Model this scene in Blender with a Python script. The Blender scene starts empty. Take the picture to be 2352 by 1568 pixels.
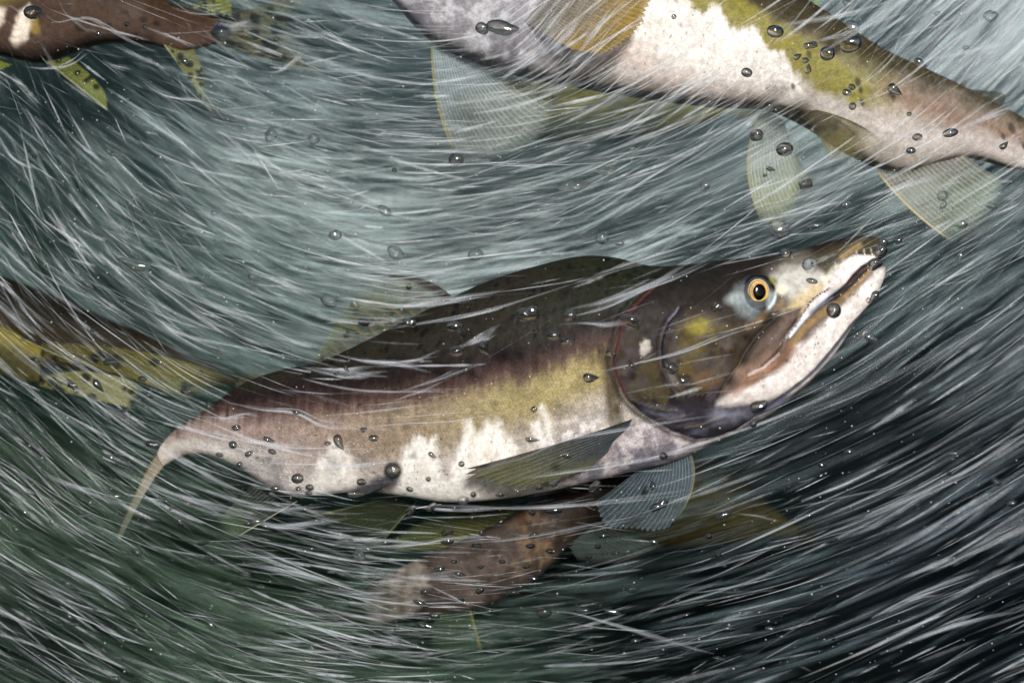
import bpy, math, random
import numpy as np
from mathutils import Vector, Matrix
random.seed(11)
rng = np.random.default_rng(11)
SC = bpy.context.scene
COL = SC.collection
R = math.radians

# ------------------------------------------------------------------ camera, sky, sun, exposure
W, H = 2352.0, 1568.0            # the photograph measured on a 2352 x 1568 grid
S = 0.00028                      # metres per grid unit at the plane y = 0 (salmon about half a metre long)
D = 0.9                          # camera distance to that plane
cam_d = bpy.data.cameras.new('camera')
cam = bpy.data.objects.new('camera', cam_d)
COL.objects.link(cam)
cam.location = (0, -D, 0)
cam.rotation_euler = (R(90), 0, 0)
cam_d.sensor_width = 36
cam_d.lens = 36 * D / (W * S)
cam_d.clip_start = 0.01
cam_d.clip_end = 100
cam_d.dof.use_dof = True
cam_d.dof.focus_distance = D - 0.035
cam_d.dof.aperture_fstop = 4.2
SC.camera = cam

SUN_EL, SUN_AZ = R(17), R(10)     # low sun lamp behind the camera, slightly right, in place of strobes
world = bpy.data.worlds.new('World')
SC.world = world
world.use_nodes = True
wn = world.node_tree
bg = wn.nodes['Background']
sky = wn.nodes.new('ShaderNodeTexSky')
sky.sky_type = 'NISHITA'
sky.sun_disc = False
sky.sun_elevation = SUN_EL
sky.sun_rotation = math.pi - SUN_AZ
wn.links.new(sky.outputs['Color'], bg.inputs['Color'])
bg.inputs['Strength'].default_value = 0.07
sun_d = bpy.data.lights.new('sun', 'SUN')
sun_d.energy = 4.6
sun_d.angle = R(9)                # light spread by the rippled surface
sun_d.color = (1.0, 0.98, 0.95)
sun = bpy.data.objects.new('sun', sun_d)
COL.objects.link(sun)
sdir = Vector((math.sin(SUN_AZ) * math.cos(SUN_EL), -math.cos(SUN_AZ) * math.cos(SUN_EL), math.sin(SUN_EL)))
sun.rotation_euler = sdir.to_track_quat('Z', 'Y').to_euler()
sun.location = sdir * 3
SC.view_settings.view_transform = 'Standard'
SC.view_settings.look = 'None'
SC.view_settings.exposure = 0.15
SC.view_settings.gamma = 1.0
SC.view_settings.use_curve_mapping = False
cy = SC.cycles
cy.max_bounces = 10
cy.diffuse_bounces = 2
cy.glossy_bounces = 4
cy.transmission_bounces = 8
cy.transparent_max_bounces = 64
cy.caustics_reflective = False
cy.caustics_refractive = False
cy.use_denoising = True
cy.use_adaptive_sampling = True
cy.adaptive_threshold = 0.03

# ------------------------------------------------------------------ small helpers
def kk(y):
    return (D + y) / D
def P(u, v, y=0.0):
    k = (D + y) / D
    return np.array([(u - W / 2) * S * k, y, (H / 2 - v) * S * k])
def lin(c):
    c = np.asarray(c, float) / 255.0
    return np.where(c <= 0.04045, c / 12.92, ((c + 0.055) / 1.055) ** 2.4)
def sst(a, b, x):
    t = np.clip((x - a) / (b - a), 0, 1)
    return t * t * (3 - 2 * t)
_tabs = {}
def vnoise(x, y, seed=0):
    if seed not in _tabs:
        _tabs[seed] = np.random.default_rng(1000 + seed).random((256, 256))
    T = _tabs[seed]
    xi = np.floor(x).astype(int); yi = np.floor(y).astype(int)
    fx = x - xi; fy = y - yi
    fx = fx * fx * (3 - 2 * fx); fy = fy * fy * (3 - 2 * fy)
    a = T[xi & 255, yi & 255]; b = T[(xi + 1) & 255, yi & 255]
    c = T[xi & 255, (yi + 1) & 255]; d = T[(xi + 1) & 255, (yi + 1) & 255]
    return (a * (1 - fx) + b * fx) * (1 - fy) + (c * (1 - fx) + d * fx) * fy
def fbm(u, v, size, seed=0, octaves=4):
    s = np.zeros_like(u, dtype=float); a = 0.5; n = 0; f = 1.0 / size
    for o in range(octaves):
        s += a * vnoise(u * f + 37.1 * o, v * f + 11.7 * o, seed + o); n += a
        a *= 0.5; f *= 2.03
    return s / n            # 0..1, mean .5
def dline(pts, u, v):
    """distance to an open polyline"""
    best = np.full(np.shape(u), 1e9)
    for (x0, y0), (x1, y1) in zip(pts[:-1], pts[1:]):
        dx, dy = x1 - x0, y1 - y0
        t = np.clip(((u - x0) * dx + (v - y0) * dy) / (dx * dx + dy * dy + 1e-9), 0, 1)
        best = np.minimum(best, np.hypot(u - x0 - t * dx, v - y0 - t * dy))
    return best
def sdpoly(pts, u, v):
    """signed distance to a polygon, negative inside"""
    ins = np.zeros(np.shape(u), bool)
    q = list(pts) + [pts[0]]
    for (x0, y0), (x1, y1) in zip(q[:-1], q[1:]):
        if y0 == y1: continue
        c = ((y0 > v) != (y1 > v)) & (u < (x1 - x0) * (v - y0) / (y1 - y0) + x0)
        ins ^= c
    d = dline(q, u, v)
    return np.where(ins, -d, d)
def ell(u, v, cx, cy_, rx, ry, ang=0):
    a = math.radians(ang); c, s = math.cos(a), math.sin(a)
    x = (u - cx) * c - (v - cy_) * s; y = (u - cx) * s + (v - cy_) * c
    return np.hypot(x / rx, y / ry)
def spline(pts, n):
    """Catmull-Rom through rows of pts, sampled evenly by length of the first two columns"""
    p = np.asarray(pts, float)
    q = np.vstack([2 * p[0] - p[1], p, 2 * p[-1] - p[-2]])
    out = []
    for i in range(1, len(q) - 2):
        t = np.linspace(0, 1, 40, endpoint=False)[:, None]
        a, b, c, d = q[i - 1], q[i], q[i + 1], q[i + 2]
        out.append(0.5 * ((2 * b) + (c - a) * t + (2 * a - 5 * b + 4 * c - d) * t ** 2 + (-a + 3 * b - 3 * c + d) * t ** 3))
    out.append(p[-1:])
    o = np.vstack(out)
    L = np.concatenate([[0], np.cumsum(np.hypot(np.diff(o[:, 0]), np.diff(o[:, 1])))])
    s = np.linspace(0, L[-1], n)
    return np.stack([np.interp(s, L, o[:, j]) for j in range(o.shape[1])], 1)

class Pig:
    """pigment layers over vertices; colours are sRGB bytes"""
    def __init__(self, n, c):
        self.c = np.tile(lin(c), (n, 1))
    def over(self, c, m):
        m = np.clip(m, 0, 1)[:, None]
        self.c = self.c * (1 - m) + lin(c) * m
    def mul(self, f):
        self.c = self.c * np.asarray(f)[:, None]

def mesh_obj(name, verts, faces, mat, parent=None, rgba=None, smooth=True, loc=None):
    verts = np.asarray(verts, float)
    if loc is not None:
        verts = verts - np.asarray(loc)
    me = bpy.data.meshes.new(name)
    nv = len(verts); faces = np.asarray(faces, np.int32); nf, k = faces.shape
    me.vertices.add(nv); me.vertices.foreach_set('co', verts.astype(np.float32).ravel())
    me.loops.add(nf * k); me.loops.foreach_set('vertex_index', faces.ravel())
    me.polygons.add(nf)
    me.polygons.foreach_set('loop_start', np.arange(0, nf * k, k, dtype=np.int32))
    me.polygons.foreach_set('use_smooth', np.full(nf, smooth))
    me.update(calc_edges=True)
    me.validate()
    if rgba is not None:
        a = me.attributes.new('Pigment', 'FLOAT_COLOR', 'POINT')
        r = np.asarray(rgba, np.float32)
        if r.shape[1] == 3:
            r = np.hstack([r, np.ones((len(r), 1), np.float32)])
        a.data.foreach_set('color', np.ascontiguousarray(r).ravel())
    me.materials.append(mat)
    o = bpy.data.objects.new(name, me)
    COL.objects.link(o)
    if loc is not None: o.location = loc
    if parent is not None: o.parent = parent
    return o
def grid_faces(n, m, wrap=False):
    i = np.arange(n - 1)[:, None]; j = np.arange(m if wrap else m - 1)[None, :]
    a = i * m + j; b = i * m + (j + 1) % m
    c = (i + 1) * m + (j + 1) % m; d = (i + 1) * m + j
    return np.stack([a, b, c, d], -1).reshape(-1, 4)
def tag(o, label, cat, group=None, kind=None):
    if label: o['label'] = label
    if cat: o['category'] = cat
    if group: o['group'] = group
    if kind: o['kind'] = kind
    return o
def empty(name, loc):
    o = bpy.data.objects.new(name, None); COL.objects.link(o)
    o.location = loc; o.empty_display_size = 0.02
    return o

# ------------------------------------------------------------------ materials
def new_mat(name):
    m = bpy.data.materials.new(name); m.use_nodes = True
    nt = m.node_tree; nt.nodes.clear()
    out = nt.nodes.new('ShaderNodeOutputMaterial')
    return m, nt, out
def N(nt, t, **kw):
    n = nt.nodes.new(t)
    for k, v in kw.items(): setattr(n, k, v)
    return n
def skin_material(name, scale, bump=0.25, rough=0.42):
    """fish skin: pigment per vertex, small overlapping scales, speckle of pores"""
    m, nt, out = new_mat(name); L = nt.links.new
    b = N(nt, 'ShaderNodeBsdfPrincipled')
    at = N(nt, 'ShaderNodeAttribute', attribute_name='Pigment')
    tc = N(nt, 'ShaderNodeTexCoord')
    mp = N(nt, 'ShaderNodeMapping'); mp.inputs['Scale'].default_value = (0.8, 1.0, 1.15); mp.inputs['Rotation'].default_value = (0, R(18), 0)
    L(tc.outputs['Object'], mp.inputs['Vector'])
    vo = N(nt, 'ShaderNodeTexVoronoi', feature='F1'); vo.inputs['Scale'].default_value = scale; vo.inputs['Randomness'].default_value = 0.55
    L(mp.outputs['Vector'], vo.inputs['Vector'])
    no = N(nt, 'ShaderNodeTexNoise'); no.inputs['Scale'].default_value = 900; no.inputs['Detail'].default_value = 4
    L(tc.outputs['Object'], no.inputs['Vector'])
    n2 = N(nt, 'ShaderNodeTexNoise'); n2.inputs['Scale'].default_value = 260; n2.inputs['Detail'].default_value = 6; n2.inputs['Roughness'].default_value = 0.7
    L(tc.outputs['Object'], n2.inputs['Vector'])
    mr = N(nt, 'ShaderNodeMapRange'); mr.inputs[1].default_value = 0.3; mr.inputs[2].default_value = 0.7; mr.inputs[3].default_value = 0.72; mr.inputs[4].default_value = 1.28
    L(n2.outputs['Fac'], mr.inputs[0])
    mr2 = N(nt, 'ShaderNodeMapRange'); mr2.inputs[1].default_value = 0.0; mr2.inputs[2].default_value = 0.8; mr2.inputs[3].default_value = 1.18; mr2.inputs[4].default_value = 0.66
    L(vo.outputs['Distance'], mr2.inputs[0])
    mk = N(nt, 'ShaderNodeMix', data_type='FLOAT'); mk.inputs[2].default_value = 1.0; L(at.outputs['Alpha'], mk.inputs[0]); L(mr2.outputs[0], mk.inputs[3])      # scales only where there are scales
    mm = N(nt, 'ShaderNodeMath', operation='MULTIPLY'); L(mr.outputs[0], mm.inputs[0]); L(mk.outputs[0], mm.inputs[1])
    vm = N(nt, 'ShaderNodeVectorMath', operation='SCALE'); L(at.outputs['Color'], vm.inputs[0]); L(mm.outputs[0], vm.inputs['Scale'])
    L(vm.outputs['Vector'], b.inputs['Base Color'])
    ad = N(nt, 'ShaderNodeMath', operation='MULTIPLY_ADD'); L(no.outputs['Fac'], ad.inputs[0]); ad.inputs[1].default_value = 0.5; L(vo.outputs['Distance'], ad.inputs[2])
    bu = N(nt, 'ShaderNodeBump'); bu.inputs['Strength'].default_value = bump; bu.inputs['Distance'].default_value = 0.0006
    bs = N(nt, 'ShaderNodeMath', operation='MULTIPLY'); bs.inputs[1].default_value = bump; L(at.outputs['Alpha'], bs.inputs[0]); L(bs.outputs[0], bu.inputs['Strength'])
    L(ad.outputs[0], bu.inputs['Height']); L(bu.outputs['Normal'], b.inputs['Normal'])
    b.inputs['Roughness'].default_value = rough
    b.inputs['IOR'].default_value = 1.3
    b.inputs['Specular IOR Level'].default_value = 0.10      # skin under water hardly glints
    L(b.outputs[0], out.inputs[0])
    return m
def fin_material():
    m, nt, out = new_mat('fin_membrane'); L = nt.links.new
    at = N(nt, 'ShaderNodeAttribute', attribute_name='Pigment')
    b = N(nt, 'ShaderNodeBsdfPrincipled'); b.inputs['Roughness'].default_value = 0.45; b.inputs['Specular IOR Level'].default_value = 0.08
    tl = N(nt, 'ShaderNodeBsdfTranslucent'); tr = N(nt, 'ShaderNodeBsdfTransparent')
    L(at.outputs['Color'], b.inputs['Base Color']); L(at.outputs['Color'], tl.inputs['Color'])
    m1 = N(nt, 'ShaderNodeMixShader'); m1.inputs[0].default_value = 0.3; L(b.outputs[0], m1.inputs[1]); L(tl.outputs[0], m1.inputs[2])
    m2 = N(nt, 'ShaderNodeMixShader'); L(at.outputs['Alpha'], m2.inputs[0]); L(tr.outputs[0], m2.inputs[1]); L(m1.outputs[0], m2.inputs[2])
    L(m2.outputs[0], out.inputs[0])
    return m
def foam_material():
    """thread of fine bubbles: thickest, so most opaque, through its middle"""
    m, nt, out = new_mat('aerated_water'); L = nt.links.new
    at = N(nt, 'ShaderNodeAttribute', attribute_name='Pigment')
    lw = N(nt, 'ShaderNodeLayerWeight'); lw.inputs['Blend'].default_value = 0.5
    iv = N(nt, 'ShaderNodeMath', operation='SUBTRACT'); iv.inputs[0].default_value = 1.0; L(lw.outputs['Facing'], iv.inputs[1])
    pw = N(nt, 'ShaderNodeMath', operation='POWER'); L(iv.outputs[0], pw.inputs[0]); pw.inputs[1].default_value = 2.8
    al = N(nt, 'ShaderNodeMath', operation='MULTIPLY'); L(pw.outputs[0], al.inputs[0]); L(at.outputs['Alpha'], al.inputs[1])
    df = N(nt, 'ShaderNodeBsdfDiffuse'); tl = N(nt, 'ShaderNodeBsdfTranslucent'); tr = N(nt, 'ShaderNodeBsdfTransparent')
    L(at.outputs['Color'], df.inputs['Color']); L(at.outputs['Color'], tl.inputs['Color'])
    m1 = N(nt, 'ShaderNodeMixShader'); m1.inputs[0].default_value = 0.35; L(df.outputs[0], m1.inputs[1]); L(tl.outputs[0], m1.inputs[2])
    m2 = N(nt, 'ShaderNodeMixShader'); L(al.outputs[0], m2.inputs[0]); L(tr.outputs[0], m2.inputs[1]); L(m1.outputs[0], m2.inputs[2])
    L(m2.outputs[0], out.inputs[0])
    return m
def simple_mat(name, c, rough=0.5, coat=0.0, ior=1.45):
    m, nt, out = new_mat(name)
    b = N(nt, 'ShaderNodeBsdfPrincipled'); b.inputs['Base Color'].default_value = (*lin(c), 1)
    b.inputs['Roughness'].default_value = rough; b.inputs['Coat Weight'].default_value = coat; b.inputs['Coat Roughness'].default_value = 0.03
    nt.links.new(b.outputs[0], out.inputs[0]); return m
def pig_mat(name, rough=0.4, coat=0.0):
    m, nt, out = new_mat(name)
    b = N(nt, 'ShaderNodeBsdfPrincipled'); at = N(nt, 'ShaderNodeAttribute', attribute_name='Pigment')
    nt.links.new(at.outputs['Color'], b.inputs['Base Color'])
    b.inputs['Roughness'].default_value = rough; b.inputs['Coat Weight'].default_value = coat; b.inputs['Coat Roughness'].default_value = 0.04
    nt.links.new(b.outputs[0], out.inputs[0]); return m
def bubble_material(name, tone, glass):
    m, nt, out = new_mat(name)
    g = N(nt, 'ShaderNodeBsdfGlass'); g.inputs['IOR'].default_value = 0.752; g.inputs['Roughness'].default_value = 0.0; g.inputs['Color'].default_value = (tone, tone, tone, 1)
    gl = N(nt, 'ShaderNodeBsdfGlossy'); gl.inputs['Roughness'].default_value = 0.02; gl.inputs['Color'].default_value = (1, 1, 1, 1)
    t = N(nt, 'ShaderNodeBsdfTransparent'); mx = N(nt, 'ShaderNodeMixShader'); mx.inputs[0].default_value = glass
    m2 = N(nt, 'ShaderNodeMixShader'); m2.inputs[0].default_value = 0.045
    L = nt.links.new
    L(t.outputs[0], mx.inputs[1]); L(g.outputs[0], mx.inputs[2]); L(mx.outputs[0], m2.inputs[1]); L(gl.outputs[0], m2.inputs[2])
    L(m2.outputs[0], out.inputs[0]); return m
def water_material():
    m, nt, out = new_mat('murky_water'); L = nt.links.new
    b = N(nt, 'ShaderNodeBsdfPrincipled'); at = N(nt, 'ShaderNodeAttribute', attribute_name='Pigment')
    tc = N(nt, 'ShaderNodeTexCoord'); no = N(nt, 'ShaderNodeTexNoise'); no.inputs['Scale'].default_value = 3.5; no.inputs['Detail'].default_value = 7
    L(tc.outputs['Object'], no.inputs['Vector'])
    mr = N(nt, 'ShaderNodeMapRange'); mr.inputs[1].default_value = 0.3; mr.inputs[2].default_value = 0.7; mr.inputs[3].default_value = 0.6; mr.inputs[4].default_value = 1.4
    L(no.outputs['Fac'], mr.inputs[0])
    vm = N(nt, 'ShaderNodeVectorMath', operation='SCALE'); L(at.outputs['Color'], vm.inputs[0]); L(mr.outputs[0], vm.inputs['Scale'])
    L(vm.outputs['Vector'], b.inputs['Base Color']); b.inputs['Roughness'].default_value = 1.0; b.inputs['Specular IOR Level'].default_value = 0.0
    L(b.outputs[0], out.inputs[0]); return m
M_SKIN = skin_material('salmon_skin', 640, 0.07)
M_FIN = fin_material()
M_FOAM = foam_material()
M_BUB = bubble_material('air_in_water', 0.66, 0.95)  # grey tint stands in for dark surroundings seen in the bubble
M_BUBC = bubble_material('thin_air_film', 0.95, 0.62)
M_WATER = water_material()
M_EYE = pig_mat('eye_iris', 0.25, 0.6)
M_PUPIL = simple_mat('eye_pupil', (4, 5, 7), 0.08, 0.0)
M_PUPIL.node_tree.nodes['Principled BSDF'].inputs['Specular IOR Level'].default_value = 0.12
M_TOOTH = simple_mat('tooth_enamel', (222, 220, 214), 0.3)
M_GUM = simple_mat('gum_dark', (92, 74, 74), 0.5)

# ------------------------------------------------------------------ the setting: murky water all round, stony bed
def idw(pts, u, v, power=2.0, soft=60.0):
    p = np.asarray(pts, float)
    num = np.zeros((len(u), p.shape[1] - 2)); den = np.zeros(len(u))
    for q in p:
        w = 1.0 / ((u - q[0]) ** 2 + (v - q[1]) ** 2 + soft ** 2) ** power
        num += w[:, None] * q[2:][None, :]; den += w
    return num / den[:, None]
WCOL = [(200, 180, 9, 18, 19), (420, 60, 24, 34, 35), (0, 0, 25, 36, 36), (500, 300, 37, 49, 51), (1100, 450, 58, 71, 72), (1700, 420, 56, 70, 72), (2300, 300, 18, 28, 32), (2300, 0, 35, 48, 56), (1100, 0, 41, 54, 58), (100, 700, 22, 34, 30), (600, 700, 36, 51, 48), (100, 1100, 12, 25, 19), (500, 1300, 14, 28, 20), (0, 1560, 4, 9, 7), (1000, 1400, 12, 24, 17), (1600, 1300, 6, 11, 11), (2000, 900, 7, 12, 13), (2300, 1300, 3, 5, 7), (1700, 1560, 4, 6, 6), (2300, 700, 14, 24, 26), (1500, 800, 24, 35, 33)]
def build_water():
    n, m, rad = 160, 60, 2.4
    th = np.linspace(0, 2 * math.pi, n, endpoint=False); z = np.linspace(-0.75, 0.95, m)
    T, Z = np.meshgrid(th, z)                       # rows z, columns theta
    rr = np.where(np.cos(T) > 0, 0.95 + 0.0 * T, rad)
    X = np.sin(T) * 2.0; Y = np.where(np.cos(T) > 0, np.cos(T) * 0.75 + 0.05, np.cos(T) * rad + 0.05)
    Z = -0.75 + (Z + 0.75) * (1 - 0.52 * sst(0.2, -0.9, Y))     # backdrop wall cut low behind the camera to let the sun in
    v = np.stack([X.ravel(), Y.ravel(), Z.ravel()], 1)
    u_ = X.ravel() / (S * kk(0.75)) + W / 2; v_ = H / 2 - Z.ravel() / (S * kk(0.75))
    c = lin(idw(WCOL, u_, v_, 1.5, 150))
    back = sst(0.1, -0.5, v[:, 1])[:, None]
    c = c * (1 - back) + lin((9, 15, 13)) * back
    o = mesh_obj('water', v, grid_faces(m, n, True), M_WATER, rgba=c)
    tag(o, 'deep dark green river water closing the view behind the salmon', 'water', kind='structure')
    g = 90
    xs = np.linspace(-2.1, 2.1, g); ys = np.linspace(-2.5, 0.9, g)
    A, B = np.meshgrid(xs, ys)
    Zb = -0.62 + 0.09 * (fbm(A.ravel() * 100, B.ravel() * 100, 22, 50, 4) - 0.5)
    cc = lin((30, 34, 28)) * (0.6 + 0.8 * fbm(A.ravel() * 100, B.ravel() * 100, 9, 55, 3))[:, None]
    o = mesh_obj('riverbed', np.stack([A.ravel(), B.ravel(), Zb], 1), grid_faces(g, g), M_WATER, rgba=cc)
    tag(o, 'dark uneven riverbed below the frame', 'riverbed', kind='structure')
build_water()

# ------------------------------------------------------------------ fish bodies and fins
def body(name, root, pairs, pigment, relief=None, warp=None, ns=300, na=160, mat=None, box=0.72):
    """one continuous skin: rings through matched points of the back and belly outlines.
    pairs: (Tu,Tv,Bu,Bv,half thickness, depth)"""
    p = np.asarray(pairs, float)
    mid = np.stack([(p[:, 0] + p[:, 2]) / 2, (p[:, 1] + p[:, 3]) / 2], 1)
    q = spline(np.hstack([mid, p]), ns)[:, 2:]
    a = np.linspace(0, 2 * math.pi, na, endpoint=False)
    ca, sa = np.cos(a), np.sin(a)
    Tu, Tv, Bu, Bv, w, y = [q[:, i][:, None] for i in range(6)]
    cu, cv = (Tu + Bu) / 2, (Tv + Bv) / 2
    pr = np.sign(sa) * np.abs(sa) ** box
    u = cu + ca[None, :] * (Tu - Bu) / 2
    v = cv + ca[None, :] * (Tv - Bv) / 2
    dep = np.maximum(w, 0.5) * pr[None, :]               # towards the camera, grid units
    s = np.repeat(np.linspace(0, 1, ns)[:, None], na, 1)
    h = np.repeat(-ca[None, :], ns, 0)                     # -1 back .. 1 belly
    uf, vf, df, sf, hf = [x.ravel() for x in (u, v, dep, s, h)]
    yy = np.repeat(y, na, 1).ravel()
    col = pigment(uf, vf, sf, hf)
    if relief is not None:
        df = df + np.sign(df) * relief(uf, vf) * sst(0, 8, np.abs(df))
    uo, vo = (uf, vf) if warp is None else warp(uf, vf)
    k = kk(yy)
    X = (uo - W / 2) * S * k; Z = (H / 2 - vo) * S * k; Y = yy - df * S * k
    verts = np.stack([X, Y, Z], 1)
    n = len(verts)
    c0 = verts[:na].mean(0); c1 = verts[-na:].mean(0)
    verts = np.vstack([verts, c0, c1]); col = np.vstack([col, col[:na].mean(0), col[-na:].mean(0)])
    f = grid_faces(ns, na, True)[:, ::-1]
    j = np.arange(na); jn = (j + 1) % na
    f = np.vstack([f, np.stack([j, jn, np.full(na, n), np.full(na, n)], 1)[:, :4], ])
    # end caps as thin quads split at the centre
    f = f[:-na]
    tri0 = np.stack([np.full(na, n), jn, j], 1); tri1 = np.stack([np.full(na, n + 1), (ns - 1) * na + j, (ns - 1) * na + jn], 1)
    me = bpy.data.meshes.new(name)
    fl = [tuple(x) for x in f.tolist()] + [tuple(x[::-1]) for x in tri0.tolist()] + [tuple(x[::-1]) for x in tri1.tolist()]
    loc = np.array(root.location)
    me.from_pydata((verts - loc).tolist(), [], fl)
    me.polygons.foreach_set('use_smooth', np.full(len(me.polygons), True))
    at = me.attributes.new('Pigment', 'FLOAT_COLOR', 'POINT')
    if col.shape[1] == 3: col = np.hstack([col, np.full((len(col), 1), 0.8)])
    at.data.foreach_set('color', col.astype(np.float32).ravel())
    me.materials.append(mat or M_SKIN); me.update()
    o = bpy.data.objects.new(name, me); COL.objects.link(o); o.parent = root
    near = df > 0
    return o, dict(u=uf[near], v=vf[near], X=verts[:n][near])
def surf(info, u, v):
    d = (info['u'] - u) ** 2 + (info['v'] - v) ** 2
    return info['X'][np.argmin(d)]

def fin(name, root, base, tip, y=(0, 0), ybow=0.0, mid=None, rays=18, c0=(120, 120, 60), c1=(120, 120, 60), cray=None, a0=0.9, a1=0.6,
        aray=0.25, edge=None, edge_w=0.06, jag=0.0, spots=None, thick=1.2, fade=0.0, edge_last=None, seed=0, nr=46, per=8, split=0.0):
    """a fan of soft rays joined by membrane, with real (thin) thickness.
    base, tip, mid: polylines from the leading ray to the trailing ray; y: depth at base and tip (values may be per-ray pairs)"""
    nk = rays * per + 1
    B = spline(base, nk) if len(base) > 2 else np.stack([np.linspace(base[0][i], base[1][i], nk) for i in (0, 1)], 1)
    T = spline(tip, nk) if len(tip) > 2 else np.stack([np.linspace(tip[0][i], tip[1][i], nk) for i in (0, 1)], 1)
    k = np.linspace(0, 1, nk)
    r = np.linspace(0, 1, nr)
    K, Rr = np.meshgrid(k, r, indexing='ij')
    ray = K * rays
    dray = np.abs(ray - np.round(ray)) * 2                 # 0 on a ray, 1 between
    if jag:
        ph = np.random.default_rng(seed).random(rays + 2)
        tipmod = 1 - jag * (0.55 * np.repeat(dray[:, :1], nr, 1) + 0.6 * ph[np.round(ray).astype(int)] * 0.7)
        Rr2 = Rr * (1 - Rr ** 3 * (1 - tipmod))
    else:
        Rr2 = Rr
    if mid is None:
        u = B[:, :1] * (1 - Rr2) + T[:, :1] * Rr2; v = B[:, 1:2] * (1 - Rr2) + T[:, 1:2] * Rr2
    else:
        Mi = spline(mid, nk) if len(mid) > 2 else np.stack([np.linspace(mid[0][i], mid[1][i], nk) for i in (0, 1)], 1)
        C = 2 * Mi - (B + T) / 2
        b0, b1, b2 = (1 - Rr2) ** 2, 2 * Rr2 * (1 - Rr2), Rr2 ** 2
        u = B[:, :1] * b0 + C[:, :1] * b1 + T[:, :1] * b2; v = B[:, 1:2] * b0 + C[:, 1:2] * b1 + T[:, 1:2] * b2
    def per_k(q):
        return (q[0] * (1 - K) + q[1] * K) if isinstance(q, (tuple, list)) else np.full_like(K, q)
    yy = per_k(y[0]) * (1 - Rr) + per_k(y[1]) * Rr + ybow * np.sin(math.pi * np.clip(K, 0, 1)) * Rr
    yy = yy - 0.0006 * (1 - dray) * (1 - Rr * 0.5)          # rays stand proud
    uf, vf, kf, rf = u.ravel(), v.ravel(), K.ravel(), Rr.ravel()
    pg = Pig(len(uf), c0); pg.over(c1, sst(0.15, 0.95, rf + 0.25 * (fbm(uf, vf, 30, 70 + seed) - 0.5)))
    rd = dray.ravel()
    # each ray forks once towards the margin
    fk = np.abs((ray * 2) - np.round(ray * 2)).ravel() * 2
    rayness = np.maximum(sst(0.5, 0.05, rd), sst(0.5, 0.1, fk) * sst(0.5, 0.8, rf) * 0.6)
    pg.over(cray or tuple(min(255, x * 1.35) for x in c1), rayness * 0.75)
    joints = vnoise(kf * rays * 3, rf * 46 + 5 * vnoise(kf * rays, kf * 0, 3), 77 + seed)
    pg.mul(0.78 + 0.44 * joints)
    al = (a0 * (1 - rf) + a1 * rf) * (1 - aray * (1 - rayness)) * (0.85 + 0.3 * fbm(uf, vf, 26, 90 + seed))
    if edge is not None:
        em = sst(edge_w, edge_w * 0.35, kf); pg.over(edge, em); al = np.maximum(al, em * 0.92)
    if edge_last is not None:
        em = sst(1 - edge_w, 1 - edge_w * 0.35, kf); pg.over(edge_last, em); al = np.maximum(al, em * 0.9)
    if spots is not None:
        cs, n_, rad = spots
        g = np.random.default_rng(seed + 5)
        for i in range(n_):
            j = g.integers(len(uf)); rr = rad * (0.6 + 0.8 * g.random())
            mk = sst(1.15, 0.75, ell(uf, vf, uf[j], vf[j], rr * 1.3, rr, g.random() * 180) + 0.25 * (fbm(uf, vf, 8, 33) - 0.5))
            pg.over(cs, mk); al = np.maximum(al, mk * 0.8)
    if fade:
        al = al * (1 - sst(1 - fade, 1.0, rf))
    al = np.clip(al, 0, 1)
    al2 = 1 - np.sqrt(np.maximum(1 - al, 0.0))              # two faces make up the whole
    yf = yy.ravel(); kq = kk(yf)
    X = (uf - W / 2) * S * kq; Z = (H / 2 - vf) * S * kq
    th = thick * S * (1.1 - 0.8 * rf)
    va = np.stack([X, yf - th / 2, Z], 1); vb = np.stack([X, yf + th / 2, Z], 1)
    fa = grid_faces(nk, nr); n = len(va)
    rim = np.concatenate([np.arange(nr), (np.arange(1, nk) * nr + nr - 1), ((nk - 1) * nr + np.arange(nr - 2, -1, -1)), (np.arange(nk - 2, 0, -1) * nr)])
    rn = np.roll(rim, -1)
    faces = np.vstack([fa, fa[:, ::-1] + n, np.stack([rim, rn, rn + n, rim + n], 1)])
    col = np.hstack([pg.c, al2[:, None]])
    return mesh_obj(name, np.vstack([va, vb]), faces, M_FIN, root, np.vstack([col, col]), loc=None) if root is None else \
        mesh_obj(name, np.vstack([va, vb]) - np.array(root.location), faces, M_FIN, root, np.vstack([col, col]))

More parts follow.
